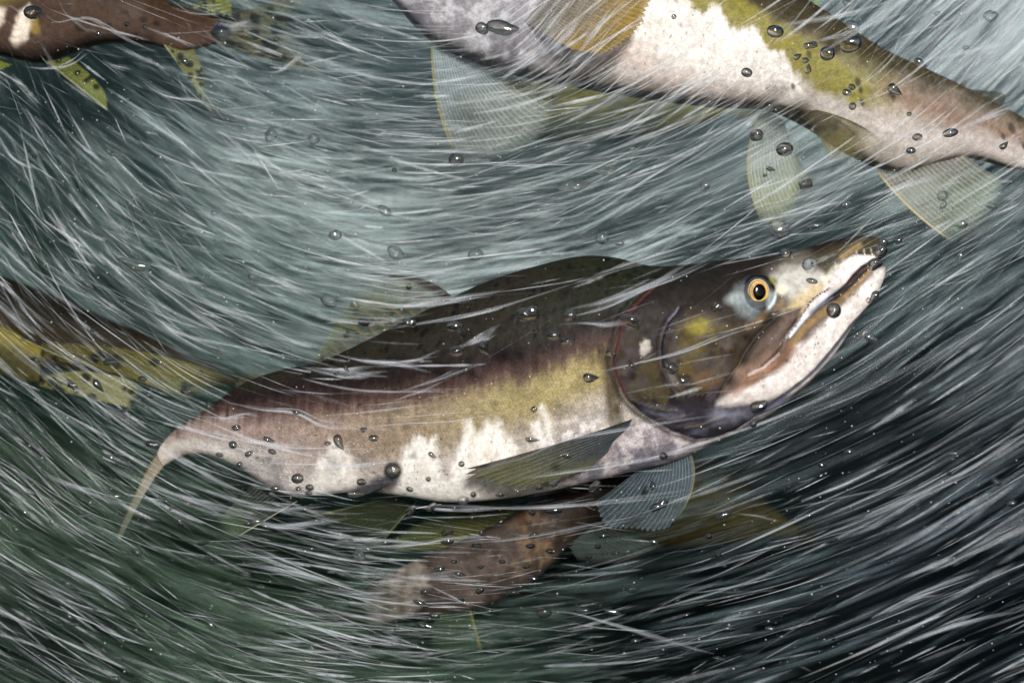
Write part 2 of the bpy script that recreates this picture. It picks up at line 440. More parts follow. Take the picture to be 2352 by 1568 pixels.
def eye(root, info, u, v, rx, ry, look, tilt=0.0, iris=((160, 126, 58), (92, 68, 30))):
    """iris dome with a gold ring, and a black pupil set in it (two meshes, pupil under the iris)"""
    c = surf(info, u, v)
    k = kk(c[1])
    Nn = Vector(look).normalized(); xa = Vector((0, 0, 1)).cross(Nn) * -1
    xa = Vector((1, 0, 0)) - Nn * Nn.x; xa.normalize(); za = xa.cross(Nn); za = -za if za.z < 0 else za
    def dome(name, rx, ry, hgt, parent, colour, mat, tear=0.0, off=0.0, nr=26, na=64):
        rr = np.linspace(0, 1, nr); aa = np.linspace(0, 2 * math.pi, na, endpoint=False)
        Rr, A = np.meshgrid(rr, aa, indexing='ij')
        ex = Rr * np.cos(A); ez = Rr * np.sin(A)
        f = 1 + tear * np.clip(np.sin(A - R(-95)) * 0 + np.cos(A - R(262)), 0, 1) ** 6
        hh = hgt * np.sqrt(np.maximum(1 - (Rr * 0.96) ** 2, 0)) - hgt * 0.28 + off
        pts = np.array(c)[None] + (ex * rx * f * S * k).ravel()[:, None] * np.array(xa) + (ez * ry * f * S * k).ravel()[:, None] * np.array(za) + (hh * S * k).ravel()[:, None] * np.array(Nn)
        rgba = colour(Rr.ravel(), A.ravel()) if colour else None
        return mesh_obj(name, pts - np.array(root.location) if True else pts, grid_faces(nr, na, True), mat, parent, rgba)
    def iris_col(r, a):
        uu, vv = r * np.cos(a) * 60, r * np.sin(a) * 60
        p = Pig(len(r), iris[0])
        p.over((214, 178, 104), sst(0.62, 0.68, r) * sst(0.84, 0.76, r))
        p.over(iris[1], sst(0.70, 0.62, r) * 0.55)
        p.over((206, 164, 98), sst(0.53, 0.56, r) * sst(0.62, 0.58, r))
        p.over((166, 104, 42), 0.6 * sst(0.5, 0.65, fbm(uu, vv, 9, 21)) * sst(0.0, 0.8, np.sin(a)))
        p.over((150, 130, 50), 0.5 * sst(0.5, 0.62, fbm(uu, vv, 12, 27)) * sst(0.2, -0.6, np.sin(a)))
        p.over((196, 196, 190), sst(0.86, 0.92, r) * 0.6)
        p.over((40, 40, 42), sst(0.955, 1.0, r) * 0.9)
        p.mul(0.75 + 0.5 * vnoise(a * 14, r * 3, 9))
        return p.c
    e = dome('eye', rx, ry, 10, root, iris_col, M_EYE)
    pupil = dome('pupil', rx * 0.55, ry * 0.57, 3, root, None, M_PUPIL, tear=0.10, off=8.6)
    mw = pupil.matrix_world.copy(); pupil.parent = e
    return e

# ---------------------------------------------------------------- the hook-jawed male in the middle
HOOK = [(355, 1056, 362, 1078, 5, .070), (372, 1020, 388, 1062, 11, .066), (408, 982, 424, 1045, 19, .058), (470, 942, 476, 1044, 30, .046),
        (560, 880, 552, 1074, 44, .030), (650, 848, 636, 1130, 58, .018), (735, 830, 722, 1137, 72, .010), (830, 788, 815, 1127, 86, .004), (930, 737, 920, 1137, 98, .001),
        (1039, 682, 1026, 1152, 108, 0), (1139, 639, 1136, 1146, 116, 0), (1239, 609, 1250, 1129, 121, 0), (1330, 589, 1352, 1106, 124, 0), (1406, 591, 1452, 1082, 126, 0),
        (1490, 610, 1548, 1057, 128, 0), (1570, 609, 1640, 1015, 125, 0), (1640, 599, 1716, 978, 117, 0), (1710, 593, 1788, 938, 104, 0), (1770, 587, 1850, 885, 88, 0),
        (1825, 575, 1905, 825, 72, 0), (1880, 559, 1950, 757, 56, 0), (1930, 549, 1985, 712, 43, 0), (1975, 543, 2011, 678, 32, 0), (2010, 546, 2026, 645, 22, 0),
        (2029, 556, 2031, 622, 13, 0), (2036, 570, 2034, 606, 5, 0)]
OPERC = [(1500, 640), (1470, 680), (1445, 705.6), (1429, 724), (1417, 750), (1410, 777), (1402, 804), (1397, 829), (1402, 847), (1410, 872), (1422, 901), (1432, 915),
         (1460, 942), (1533, 985), (1586, 1003), (1633, 999), (1683, 982), (1720, 955)]
HEADPOLY = OPERC + [(1800, 930), (1900, 830), (2060, 700), (2080, 520), (1700, 560), (1540, 600)]
PREOP = [(1545, 708), (1538.7, 719), (1522, 737), (1510, 760.6), (1503.7, 785.6), (1502.8, 814), (1505, 835.6), (1513.7, 859), (1527, 882), (1540, 897), (1557, 905), (1585, 902), (1609, 903), (1619, 899)]
CHEEK = PREOP + [(1640, 890), (1655, 869), (1679, 836), (1692, 809), (1715, 777), (1739, 752), (1764, 730), (1780, 700), (1690, 700), (1600, 690)]
MAXIL = [(1790, 712), (1764, 731), (1739, 752), (1715, 777), (1692, 809), (1679, 836), (1662, 856), (1650, 872), (1638, 900), (1632, 915)]
JAWBROWN = MAXIL + [(1664, 915), (1700, 884), (1739, 861), (1764, 847), (1800, 820), (1850, 770), (1905, 715), (1960, 665), (2000, 622), (2002, 608), (1958, 647), (1902, 690), (1852, 717), (1822, 736), (1795, 765), (1775, 790), (1790, 760), (1830, 705)]
JAWWHITE = [(2032, 612), (2031, 645), (2012, 668), (1990, 702), (1958, 742), (1914, 809), (1858, 868), (1806, 900), (1764, 909), (1739, 915), (1705, 923), (1664, 928), (1630, 924), (1632, 914), (1664, 901), (1697, 884), (1739, 861),
            (1764, 847), (1790, 828), (1808, 796), (1835, 782), (1870, 745), (1905, 712), (1945, 680), (1985, 640), (2008, 618)]
JAWGROOVE = [(1996, 703), (1944, 752), (1910, 792), (1860, 848), (1833, 872), (1800, 896), (1760, 925), (1730, 945)]
GAP = [(2004, 601), (1994, 601), (1969, 613), (1946, 634), (1931, 652), (1911, 669), (1889, 683), (1852, 713), (1828, 732), (1852, 718), (1869, 706), (1902, 691), (1936, 669), (1959, 648), (1981, 627), (1999, 610)]
UPLIP = [(1951, 587), (1932, 598), (1914, 615), (1899, 635), (1886, 652), (1872, 672), (1847, 692), (1832, 710), (1819, 730), (1806, 749), (1792, 764), (1772, 792), (1830, 733), (1852, 713), (1889, 683), (1911, 669), (1931, 652), (1946, 634), (1969, 613), (1994, 601), (2018, 598), (2000, 588)]
TEETH = [(1888, 663), (1866, 678), (1847, 692), (1832, 710), (1819, 730), (1806, 748), (1792, 764), (1774, 788)]
FLAMES = [[(735, 1062), (748, 1040), (762, 1033), (770, 1004), (780, 998), (798, 1018), (818, 1050), (830, 1080), (832, 1150), (730, 1150)],
          [(905, 1150), (926, 1060), (935, 1025), (950, 1008), (962, 998), (976, 999), (988, 1012), (1002, 998), (1012, 1030), (1016, 1080), (1022, 1150)],
          [(1015, 1150), (1040, 1060), (1052, 1030), (1066, 1000), (1074, 958), (1084, 966), (1092, 985), (1108, 982), (1120, 962), (1132, 976), (1146, 958), (1158, 990), (1164, 1010), (1176, 1000), (1190, 1045), (1215, 1080), (1240, 1110), (1200, 1150)],
          [(1222, 968), (1236, 962), (1246, 985), (1256, 1012), (1276, 1040), (1268, 1050), (1244, 1024), (1228, 1000)],
          [(1238, 930), (1250, 930), (1260, 955), (1264, 984), (1250, 978), (1246, 955)]]
def hook_pigment(u, v, s, h):
    n1 = fbm(u, v, 60, 1); n2 = fbm(u, v, 18, 5); n3 = fbm(u, v, 7, 9, 3); streak = fbm(u * 3.2, v * 0.55, 22, 15)
    wu, wv = u + 14 * (n2 - 0.5), v + 34 * (streak - 0.5)
    dk = np.interp(u, [340, 500, 700, 900, 1100, 1250, 1400, 1500], [985, 936, 922, 898, 858, 820, 768, 740]) + 26 * (n1 - 0.5)
    bd = np.interp(u, [340, 500, 700, 900, 1100, 1250, 1400, 1500], [62, 40, 62, 62, 58, 56, 52, 50])
    t = (wv - dk) / bd
    p = Pig(len(u), (38, 36, 30))
    p.over((42, 39, 31), 0.7 * sst(0.4, 0.75, n1) * sst(1300, 1100, u))
    p.over((30, 34, 23), 0.8 * sst(1150, 1400, u) * sst(-0.2, -2.0, t))
    p.over((36, 29, 29), sst(-1.3, -0.4, t))
    p.over((78, 60, 56), sst(-0.55, 0.35, t))
    # flank below the dark back: mauve at the tail, old gold towards the gill cover
    gold = sst(640, 980, u)
    flank = np.stack([np.interp(u, [400, 640, 900, 1150, 1390], [162, 150, 138, 142, 143]), np.interp(u, [400, 640, 900, 1150, 1390], [142, 130, 122, 128, 128]), np.interp(u, [400, 640, 900, 1150, 1390], [133, 122, 104, 96, 92])], 1)
    m = sst(0.15, 1.0, t)[:, None]
    p.c = p.c * (1 - m) + lin(flank) * m
    p.over((166, 154, 104), 0.5 * sst(0.5, 1.2, t) * sst(2.6, 1.6, t) * sst(1000, 1250, u) * (0.4 + 0.6 * n2 * 1.4))
    p.over((176, 168, 162), 0.85 * sst(1.7, 3.2, t + 1.2 * (n1 - 0.5)))
    p.over((198, 190, 184), 0.9 * sst(1.1, 2.5, t + 0.9 * (n2 - 0.5)) * sst(800, 600, u))
    p.over((226, 220, 210), 0.7 * sst(20, 4, dline([(380, 1040), (410, 1022), (450, 1016), (520, 1034), (560, 1060)], u, v) + 10 * (n2 - 0.5)))
    p.over((206, 196, 184), 0.8 * sst(430, 372, u) * sst(995, 1030, v + 16 * (n2 - .5)))
    p.over((128, 122, 124), 0.55 * sst(0.5, 0.62, fbm(u, v, 34, 44)) * sst(540, 600, u) * sst(740, 690, u) * sst(1010, 1050, v))
    # white belly with flame shaped edges
    white = np.zeros(len(u))
    fw = u + 10 * (fbm(u, v, 16, 61) - 0.5) + 5 * (n3 - 0.5); fv = v + 26 * (streak - 0.5)
    for poly in FLAMES:
        white = np.maximum(white, sst(13, -13, sdpoly(poly, fw, fv) + 12 * (n3 - 0.5)))
    white = np.maximum(white, sst(1078, 1104, v + 30 * (n1 - 0.5)) * sst(895, 930, u) * sst(1330, 1180, u))
    white = np.maximum(white, sst(1076, 1110, v + 24 * (n1 - 0.5)) * sst(690, 740, u) * sst(850, 800, u))
    p.over((222, 217, 210), white)
    p.over((190, 178, 172), 0.35 * white * sst(0.5, 0.7, n2))
    p.over((178, 166, 150), 0.45 * white * sst(0.55, 0.72, fbm(u * 1.6, v * 0.7, 26, 71)) * sst(1120, 1040, v))
    # breast under the gill cover: lilac grey with paler net
    br = sst(-40, 40, v - np.interp(u, [1230, 1400, 1500], [1005, 1000, 940])) * sst(1220, 1330, u)
    p.over((150, 140, 144), br * 0.9); p.over((206, 198, 198), br * 0.7 * sst(0.45, 0.65, n2)); p.over((92, 92, 104), br * 0.8 * sst(0.50, 0.68, fbm(u, v, 40, 83)))
    p.over((214, 208, 206), 0.8 * sst(0.45, 0.6, n2) * sst(36, 8, dline([(1262, 1000), (1330, 978), (1395, 985)], u, v)))
    # dark vent, blue-black patch by the anal fin
    p.over((60, 58, 68), 0.9 * sst(30, 6, dline([(835, 1128), (880, 1108), (905, 1098)], u, v) + 10 * (n2 - 0.5)))
    p.over((62, 62, 76), 0.9 * sst(34, 4, dline([(545, 1088), (600, 1118), (650, 1142)], u, v) + 16 * (n2 - 0.5)))
    p.over((84, 74, 58), sst(26, 8, np.abs(u - 1394 - 0.1 * (v - 850))) * sst(760, 840, v) * sst(1000, 950, v) * (0.4 + n2))
    # small black back spots
    g = np.random.default_rng(3)
    for i in range(150):
        cu = 640 + 860 * g.random(); top = np.interp(cu, [640, 900, 1139, 1330, 1500], [860, 755, 645, 600, 622])
        cv = top + 8 + (g.random() ** 1.6) * 190; r = 2.6 + 3.8 * g.random()
        p.over((22, 22, 22), 0.85 * sst(1.2, 0.6, ell(u, v, cu, cv, r * 1.5, r, 60)) * (cv < np.interp(cu, [640, 1100, 1400], [900, 820, 740])))
    for cu, cv, r in ((955, 1040, 9), (780, 1020, 7), (1000, 1045, 5), (940, 975, 8), (620, 1050, 9), (600, 1048, 6), (720, 966, 5), (925, 932, 6), (1140, 922, 6)):
        p.over((70, 64, 60), 0.5 * sst(1.3, 0.3, ell(u, v, cu, cv, r * 1.4, r)))  # soft grey blurs: bubble shadows painted into the skin
    g2 = np.random.default_rng(8)
    for i in range(170):
        cu, cv = 560 + 780 * g2.random(), 985 + 150 * g2.random(); r = 0.9 + 1.3 * g2.random() ** 2
        near = np.abs(u - cu) < 6
        idx = np.nonzero(near)[0]
        p.c[idx] *= (1 - 0.75 * sst(1.3, 0.6, np.hypot(u[idx] - cu, v[idx] - cv) / r))[:, None]
    # ---------------- head
    hd = sdpoly(HEADPOLY, u, v); head = sst(2, -3, hd) * (u > 1380)
    hp = Pig(len(u), (32, 27, 25))
    hp.over((27, 27, 24), sst(700, 640, v) * sst(1720, 1600, u))
    hp.over((52, 42, 33), 0.8 * sst(0.45, 0.65, n1) * sst(720, 800, v))
    hp.over((66, 58, 35), 0.75 * sst(40, 0, sdpoly([(1415, 850), (1440, 905), (1520, 915), (1530, 890), (1500, 850), (1450, 830)], u, v)) * sst(0.3, 0.6, n2))
    ck = sst(6, -10, sdpoly(CHEEK, u, v)) * sst(690, 750, v + 20 * (n2 - .5))
    hp.over((48, 39, 30), ck * 0.8)
    hp.over((78, 66, 38), ck * 0.85 * sst(55, -10, sdpoly([(1545, 760), (1620, 740), (1650, 780), (1625, 860), (1560, 880), (1540, 830)], u, v)) * sst(0.25, 0.6, n2))
    hp.over((124, 114, 38), 0.9 * sst(1.25, 0.35, ell(u, v, 1592, 750, 36, 22, 10) + 1.0 * (n2 - 0.5)))
    hp.over((92, 80, 38), 0.7 * sst(1.25, 0.35, ell(u, v, 1572, 800, 30, 36, 10) + 1.0 * (n2 - 0.5)))
    hp.over((104, 80, 58), 0.6 * ck * sst(1.2, 0.3, ell(u, v, 1608, 868, 36, 26) + 0.8 * (n2 - 0.5)))
    hp.over((100, 95, 92), 0.7 * sst(1.1, 0.2, ell(u, v, 1530, 866, 12, 32, 30) + 0.6 * (n2 - 0.5)))
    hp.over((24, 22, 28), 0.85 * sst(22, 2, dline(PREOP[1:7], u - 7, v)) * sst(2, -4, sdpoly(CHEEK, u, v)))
    hp.over((66, 60, 66), 0.5 * sst(0.48, 0.68, fbm(u, v, 30, 181)) * sst(700, 760, v) * sst(1700, 1640, u))  # grey-purple sheen of the cheek, painted in as broken colour
    # snout and area before the eye
    hp.over((96, 91, 82), 0.9 * sst(46, 0, sdpoly([(1770, 640), (1830, 600), (1880, 640), (1900, 640), (1870, 680), (1800, 700), (1770, 690)], u, v)))
    hp.over((176, 174, 168), 0.9 * sst(30, -4, sdpoly([(1790, 632), (1830, 628), (1876, 640), (1862, 672), (1830, 690), (1790, 668), (1772, 650)], u, v) + 22 * (n2 - 0.5)))
    hp.over((188, 168, 128), 0.8 * sst(22, -2, sdpoly([(1880, 655), (1850, 668), (1810, 700), (1790, 720), (1822, 712), (1846, 690)], u, v) + 16 * (n2 - 0.5)))
    hp.over((212, 206, 192), 0.8 * sst(16, -2, sdpoly([(1925, 595), (1896, 620), (1876, 645), (1884, 654), (1912, 618), (1936, 598)], u, v) + 8 * (n2 - 0.5)))
    hp.over((60, 54, 38), 0.9 * sst(12, -6, sdpoly([(1870, 585), (1910, 570), (1960, 552), (2010, 550), (2022, 570), (2010, 592), (1960, 585), (1905, 612), (1885, 632), (1868, 612)], u, v) + 8 * (n2 - 0.5)))
    hp.over((170, 146, 100), 0.5 * sst(13, 0, dline([(1966, 566), (1945, 578), (1925, 592)], u, v) + 4 * (n3 - 0.5)))
    hp.over((108, 112, 128), sst(12, 2, np.hypot(u - 2026, v - 578) - 4))
    # round the eye
    e = ell(u, v, 1727, 675, 32, 36)
    hp.over((126, 134, 138), 0.7 * sst(1.9, 0.9, ell(u, v, 1714, 690, 32, 30) + 0.5 * (n2 - .5)) * sst(1745, 1700, u))
    hp.over((160, 168, 170), 0.6 * sst(1.5, 0.4, ell(u, v, 1676, 688, 26, 14, 12)))
    hp.over((206, 220, 226), 0.95 * sst(1.35, 1.1, e) * sst(1738, 1752, u) * sst(655, 680, v))
    hp.over((230, 206, 180), 0.8 * sst(1.3, 0.4, ell(u, v, 1778, 668, 16, 12)))
    hp.over((20, 22, 26), sst(1.28, 1.12, e) * sst(672, 655, v - 0.25 * (u - 1727)))
    hp.over((112, 112, 36), 0.8 * sst(1.2, 0.4, ell(u, v, 1762, 648, 12, 9)))
    hp.over((60, 62, 64), 0.7 * sst(1.06, 1.0, e))
    hp.over((140, 112, 76), 0.5 * sst(14, 0, dline([(1775, 700), (1745, 722), (1700, 752)], u, v) + 10 * (n3 - .5)) * n2 * 1.5)
    # jaws
    jb = sst(4, -5, sdpoly(JAWBROWN, u, v)); hp.over((90, 76, 68), jb)
    hp.over((44, 38, 34), 0.95 * sst(15, 2, dline(MAXIL[1:8], u - 5, v)) * sst(3, -4, sdpoly(JAWBROWN, u, v)))
    hp.over((128, 104, 90), 0.7 * jb * sst(26, 4, dline([(1775, 800), (1735, 835), (1700, 852), (1680, 852)], u, v)))
    hp.over((146, 120, 80), 0.75 * sst(13, 2, dline([(1990, 618), (1940, 676), (1880, 715), (1830, 752), (1800, 790)], u, v) + 6 * (n2 - 0.5)))
    hp.over((206, 198, 194), sst(9, -11, sdpoly(JAWWHITE, u + 8 * (n2 - 0.5), v + 12 * (n1 - 0.5))))
    hp.over((186, 172, 168), 0.55 * sst(0.5, 0.7, fbm(u * 0.8, v * 1.4, 36, 161)) * sst(2, -8, sdpoly(JAWWHITE, u, v)))
    hp.over((234, 230, 225), 0.7 * sst(0.5, 0.66, fbm(u, v, 44, 166)) * sst(2, -8, sdpoly(JAWWHITE, u, v)))
    hp.over((150, 110, 84), 0.5 * sst(14, -4, sdpoly([(1664, 901), (1697, 884), (1739, 861), (1790, 828), (1806, 800), (1770, 820), (1700, 865)], u, v) + 18 * (n2 - 0.5)))
    hp.over((214, 204, 202), sst(3, -4, sdpoly(UPLIP, u, v)))
    hp.over((160, 146, 144), 0.6 * sst(0.56, 0.7, fbm(u, v, 10, 101)) * sst(4, -3, sdpoly(UPLIP, u, v)) * sst(10, 4, dline([(1951, 590), (1914, 618), (1888, 655)], u, v)))
    hp.over((206, 212, 226), 0.8 * sst(6, 1, dline([(1905, 668), (1870, 696), (1830, 732), (1795, 772)], u, v)))
    hp.over((54, 45, 47), sst(0.5, -3.5, sdpoly(GAP, u, v)))
    hp.over((110, 116, 130), 0.7 * sst(4, 1, dline([(1900, 684), (1868, 704), (1845, 720)], u, v)))
    hp.over((60, 50, 50), 0.8 * sst(4, 1, dline([(1778, 790), (1760, 812), (1730, 838)], u, v)))
    hp.over((190, 176, 172), 0.7 * sst(4, 1, dline([(1770, 812), (1735, 842), (1700, 858)], u, v)))
    # throat, rays of the gill membrane
    th = sst(-8, 14, v - np.interp(u, [1400, 1430, 1500, 1560, 1620, 1664, 1740, 1800], [905, 912, 926, 912, 925, 934, 922, 905]))
    hp.over((40, 38, 44), th * sst(1800, 1740, u) * 0.95)
    hp.over((108, 108, 120), 0.85 * th * sst(40, 6, dline([(1640, 945), (1720, 930), (1800, 905), (1850, 862)], u, v) + 26 * (n2 - 0.5)))
    hp.over((66, 66, 78), 0.7 * th * sst(0.48, 0.66, fbm(u * 0.7, v * 2.0, 40, 111)))
    for ln in ([(1429, 906), (1450, 917), (1489, 929), (1515, 934), (1542, 936)], [(1494, 956), (1539, 955), (1557, 948)], [(1560, 975), (1600, 968), (1640, 950)]):
        hp.over((120, 108, 88), 0.4 * sst(3.8, 0.2, dline(ln, u, v)))
    hp.over((66, 68, 84), 0.9 * sst(9, 2, dline(JAWGROOVE, u, v) + 4 * (n2 - 0.5)))
    hp.over((226, 222, 216), 0.9 * sst(9, 3, dline([(2004, 700), (1958, 760), (1914, 818), (1866, 874), (1810, 926)], u, v)))
    hp.over((178, 170, 162), 0.8 * sst(1.2, 0.6, ell(u, v, 1469, 797, 13, 19, -18) + 0.8 * (n3 - 0.5)))
    hp.over((150, 140, 132), 0.6 * sst(3, 1, dline([(1480, 788), (1474, 808)], u, v)))
    hp.over((130, 136, 156), 0.7 * sst(2.8, 0.6, dline(PREOP[:3], u, v) + 2 * (n3 - .5))); hp.over((96, 90, 100), 0.55 * sst(2.2, 0.6, dline(PREOP, u, v) + 3 * (n3 - .5)))
    for cu, cv, r in ((1958, 583, 4), (1976, 579, 4), (1993, 577, 4)):
        hp.over((186, 178, 172), 0.6 * sst(1.3, 0.5, ell(u, v, cu, cv, r * 0.6, r * 1.6, 10)))
    g3 = np.random.default_rng(4)
    for i in range(60):
        t_ = g3.random(); cu = 1700 + 310 * t_; cv = np.interp(cu, [1700, 1850, 2010], [880, 790, 640]) + 60 * (g3.random() - 0.5); r = 1 + 1.6 * g3.random() ** 3
        idx = np.nonzero(np.abs(u - cu) < 6)[0]
        hp.c[idx] *= (1 - 0.7 * sst(1.3, 0.6, np.hypot(u[idx] - cu, v[idx] - cv) / r))[:, None]
    p.c = p.c * (1 - head[:, None]) + hp.c * head[:, None]
    op = dline(OPERC[1:14], u + 4, v)
    p.over((98, 62, 63), 0.6 * sst(6.5, 1.5, dline(OPERC[2:12], u - 3, v) + 6 * (n2 - 0.5) + 3 * (n3 - .5)) )
    p.over((110, 64, 70), 0.6 * sst(4.5, 0.5, dline([(1500, 655), (1470, 683), (1445, 708)], u, v)))
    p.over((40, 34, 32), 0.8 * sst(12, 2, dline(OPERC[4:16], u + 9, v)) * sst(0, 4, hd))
    p.mul(0.82 + 0.36 * n2); p.mul(0.9 + 0.2 * n3)
    scaled = (1 - head) * (1 - 0.65 * white)
    return np.hstack([np.clip(p.c, 0.004, 0.92), scaled[:, None]])
def hook_relief(u, v):
    hd = sdpoly(HEADPOLY, u, v)
    d = np.where(u > 1385, 7 * sst(1, -5, hd) * sst(-90, -10, hd), 0.0)
    d -= np.where(u > 1370, 3 * sst(16, 2, np.abs(hd - 6)) * (v < 990), 0)
    cd = sdpoly(CHEEK, u, v)
    d += (3 * sst(1, -5, cd) * sst(-60, -6, cd) - 1.2 * sst(8, 1, np.abs(cd - 3))) * sst(700, 745, v) * sst(1690, 1640, u)
    jb = sdpoly(JAWBROWN, u, v); d += 4 * sst(3, -7, jb) * sst(-40, -4, jb)
    d -= 3.5 * sst(6, 1, dline(MAXIL[1:9], u, v))
    jw = sdpoly(JAWWHITE, u, v); d += 5 * sst(4, -20, jw)
    d -= 9 * sst(1, -6, sdpoly(GAP, u, v))
    ul = sdpoly(UPLIP, u, v); d += 4.5 * sst(3, -6, ul)
    d -= 5 * sst(8, 1, dline(JAWGROOVE, u, v))
    e = ell(u, v, 1727, 675, 34, 38); d += 4 * sst(1.5, 1.12, e) - 9 * sst(1.08, 0.9, e)
    n = np.hypot(u - 1848, v - 612); d += 4 * sst(20, 13, n) - 9 * sst(9, 3, np.hypot((u - 1852) * 1.6, v - 609))
    for ln in ([(1429, 906), (1450, 917), (1489, 929), (1542, 936)], [(1480, 945), (1540, 956), (1580, 948)], [(1540, 978), (1600, 968), (1650, 950)]):
        d += 2.2 * sst(7, 1, dline(ln, u, v)) - 1.8 * sst(7, 1, dline([(a, b + 10) for a, b in ln], u, v))
    d += 2.2 * (fbm(u, v, 40, 140) - 0.5) + 1.2 * (fbm(u, v, 11, 145) - 0.5)
    return d
def hook_warp(u, v):
    w = np.exp(-((v - 601) / 9.0) ** 2) * sst(1985, 2034, u)
    return u - 20 * w, v
hook = empty('salmon', P(1180, 870, 0))
tag(hook, 'large humpbacked male salmon with hooked jaws, golden eye and white belly in the middle', 'fish', 'salmon in the river')
_, HI = body('body', hook, HOOK, hook_pigment, hook_relief, hook_warp, ns=720, na=300)
eye(hook, HI, 1726, 675, 26.5, 30.5, (0.12, -1, 0.08))
def nostril(root, info, u, v):
    c = surf(info, u, v); k = kk(c[1]); n, m = 20, 40
    a = np.linspace(0, 2 * math.pi, m, endpoint=False); r = np.linspace(0, 1, n)
    A, Rr = np.meshgrid(a, r); ex, ez = Rr * np.cos(A) * 17, Rr * np.sin(A) * 16
    hh = 7 * np.sqrt(np.maximum(1 - Rr ** 2, 0)) - 1.5 - 9 * np.exp(-(((ex - 4.5) / 3.0) ** 2 + ((ez - 2) / 8.0) ** 2))
    V = np.stack([c[0] + ex * S * k, c[1] - (hh - 0.25 * ex) * S * k, c[2] + ez * S * k], -1).reshape(-1, 3) - np.array(root.location)
    p = Pig(n * m, (118, 124, 126)); p.over((58, 62, 66), 0.9 * np.exp(-(((ex - 4.5) / 3.4) ** 2 + ((ez - 2) / 8.5) ** 2)).ravel()); p.over((70, 72, 60), sst(0.8, 1, Rr.ravel()) * 0.8)
    mesh_obj('nostril', V, grid_faces(n, m, True)[:, ::-1], M_SKIN, root, p.c)
nostril(hook, HI, 1848, 612)
def teeth(root, info, line, n, length, width, mat, name, side=(0.7, 0.7)):
    """a row of small conical teeth standing along the lip"""
    q = spline(line, n); vs, fs = [], []
    for i, (u, v) in enumerate(q):
        c = surf(info, u, v); k = kk(c[1]); a = random.uniform(0.8, 1.2)
        b = len(vs)
        for j in range(6):
            t = 2 * math.pi * j / 6
            vs.append((c[0] + math.cos(t) * width * S * k, c[1] - 1.5 * S * k, c[2] + math.sin(t) * width * S * k))
        vs.append((c[0] + side[0] * length * a * S * k, c[1] - 5.0 * S * k, c[2] - side[1] * length * a * S * k))
        fs += [(b + j, b + (j + 1) % 6, b + 6) for j in range(6)]
    return mesh_obj(name, np.array(vs) - np.array(root.location), fs, mat, root, smooth=False)
teeth(hook, HI, TEETH, 46, 5.5, 1.3, M_GUM, 'tooth_row')
teeth(hook, HI, [(1996, 612), (1975, 632), (1950, 656)], 5, 4.5, 1.5, M_TOOTH, 'tooth_row', (-0.3, -0.7))
teeth(hook, HI, [(1958, 590), (1976, 586), (1994, 586)], 3, 5, 1.8, M_TOOTH, 'tooth_row', (0.2, 0.8))
# fins of the middle fish: leading ray first
fin('pectoral_fin', hook, [(1452, 962), (1440, 985), (1412, 1010), (1395, 1040)], [(1062, 1078), (1052, 1097), (1110, 1110), (1185, 1124), (1290, 1098), (1352, 1074)], y=(-.037, (-.052, -.044)), ybow=-0.006,
    mid=[(1274, 1020), (1290, 1040), (1310, 1062), (1374, 1056)], rays=16, c0=(58, 64, 76), c1=(84, 82, 42), cray=(104, 108, 96), a0=1, a1=0.96, aray=0.08, edge=(40, 42, 34), edge_w=0.10, jag=0.10, seed=1, thick=3)
fin('pectoral_fin', hook, [(1588, 1040), (1560, 1046), (1500, 1062), (1470, 1075)], [(1560, 1184), (1520, 1218), (1440, 1214), (1386, 1210), (1368, 1150)], y=(-.004, .030), ybow=0.004,
    mid=[(1594, 1110), (1555, 1135), (1480, 1140), (1410, 1122)], rays=20, c0=(120, 138, 150), c1=(96, 112, 118), cray=(166, 182, 190), a0=0.85, a1=0.7, aray=0.35, edge=(168, 164, 130), edge_w=0.05, jag=0.06, seed=2)
fin('dorsal_fin', hook, [(1042, 684), (960, 724), (860, 775), (735, 832)], [(880, 630), (815, 664), (770, 730), (716, 820)], y=(.002, .012), mid=[(970, 640), (880, 684), (810, 730), (728, 826)],
    rays=14, c0=(64, 66, 40), c1=(120, 134, 88), cray=(128, 112, 84), a0=0.9, a1=0.55, aray=0.3, edge=(54, 46, 34), edge_w=0.12, fade=0.45, seed=3, spots=((30, 30, 24), 9, 6))
fin('anal_fin', hook, [(684, 1150), (655, 1158), (620, 1140), (585, 1108)], [(533, 1240), (512, 1242), (502, 1226), (498, 1196)], y=(.004, .012), rays=14, c0=(58, 58, 66), c1=(104, 128, 92), cray=(120, 132, 104),
    a0=0.8, a1=0.5, aray=0.35, edge=(226, 218, 204), edge_w=0.11, fade=0.3, seed=4, thick=3)
fin('pelvic_fin', hook, [(912, 1108), (880, 1118), (850, 1124)], [(806, 1132), (792, 1142), (800, 1140)], y=(-.014, -.02), mid=[(850, 1118), (840, 1134), (830, 1138)], rays=8, c0=(58, 58, 66), c1=(84, 86, 80), a0=.95, a1=0.6, seed=5, fade=0.3)
fin('pelvic_fin', hook, [(958, 1150), (930, 1146), (905, 1140)], [(874, 1250), (800, 1228), (690, 1190)], y=(.02, .045), rays=12, c0=(60, 66, 50), c1=(96, 108, 76), cray=(120, 122, 84), a0=0.7, a1=0.3, aray=0.3, edge=(116, 124, 92), edge_w=0.06, edge_last=(150, 150, 96), fade=0.3, seed=6)
fin('tail_fin', hook, [(360, 1040), (366, 1056), (376, 1070)], [(270, 1228), (273, 1238), (278, 1236)], y=(.062, (.09, .055)), mid=[(316, 1122), (325, 1127), (333, 1131)], rays=16, c0=(176, 160, 138), c1=(190, 196, 170), cray=(214, 214, 196),
    a0=1, a1=0.9, aray=0.1, edge=(150, 140, 66), edge_w=0.2, seed=7, thick=5)

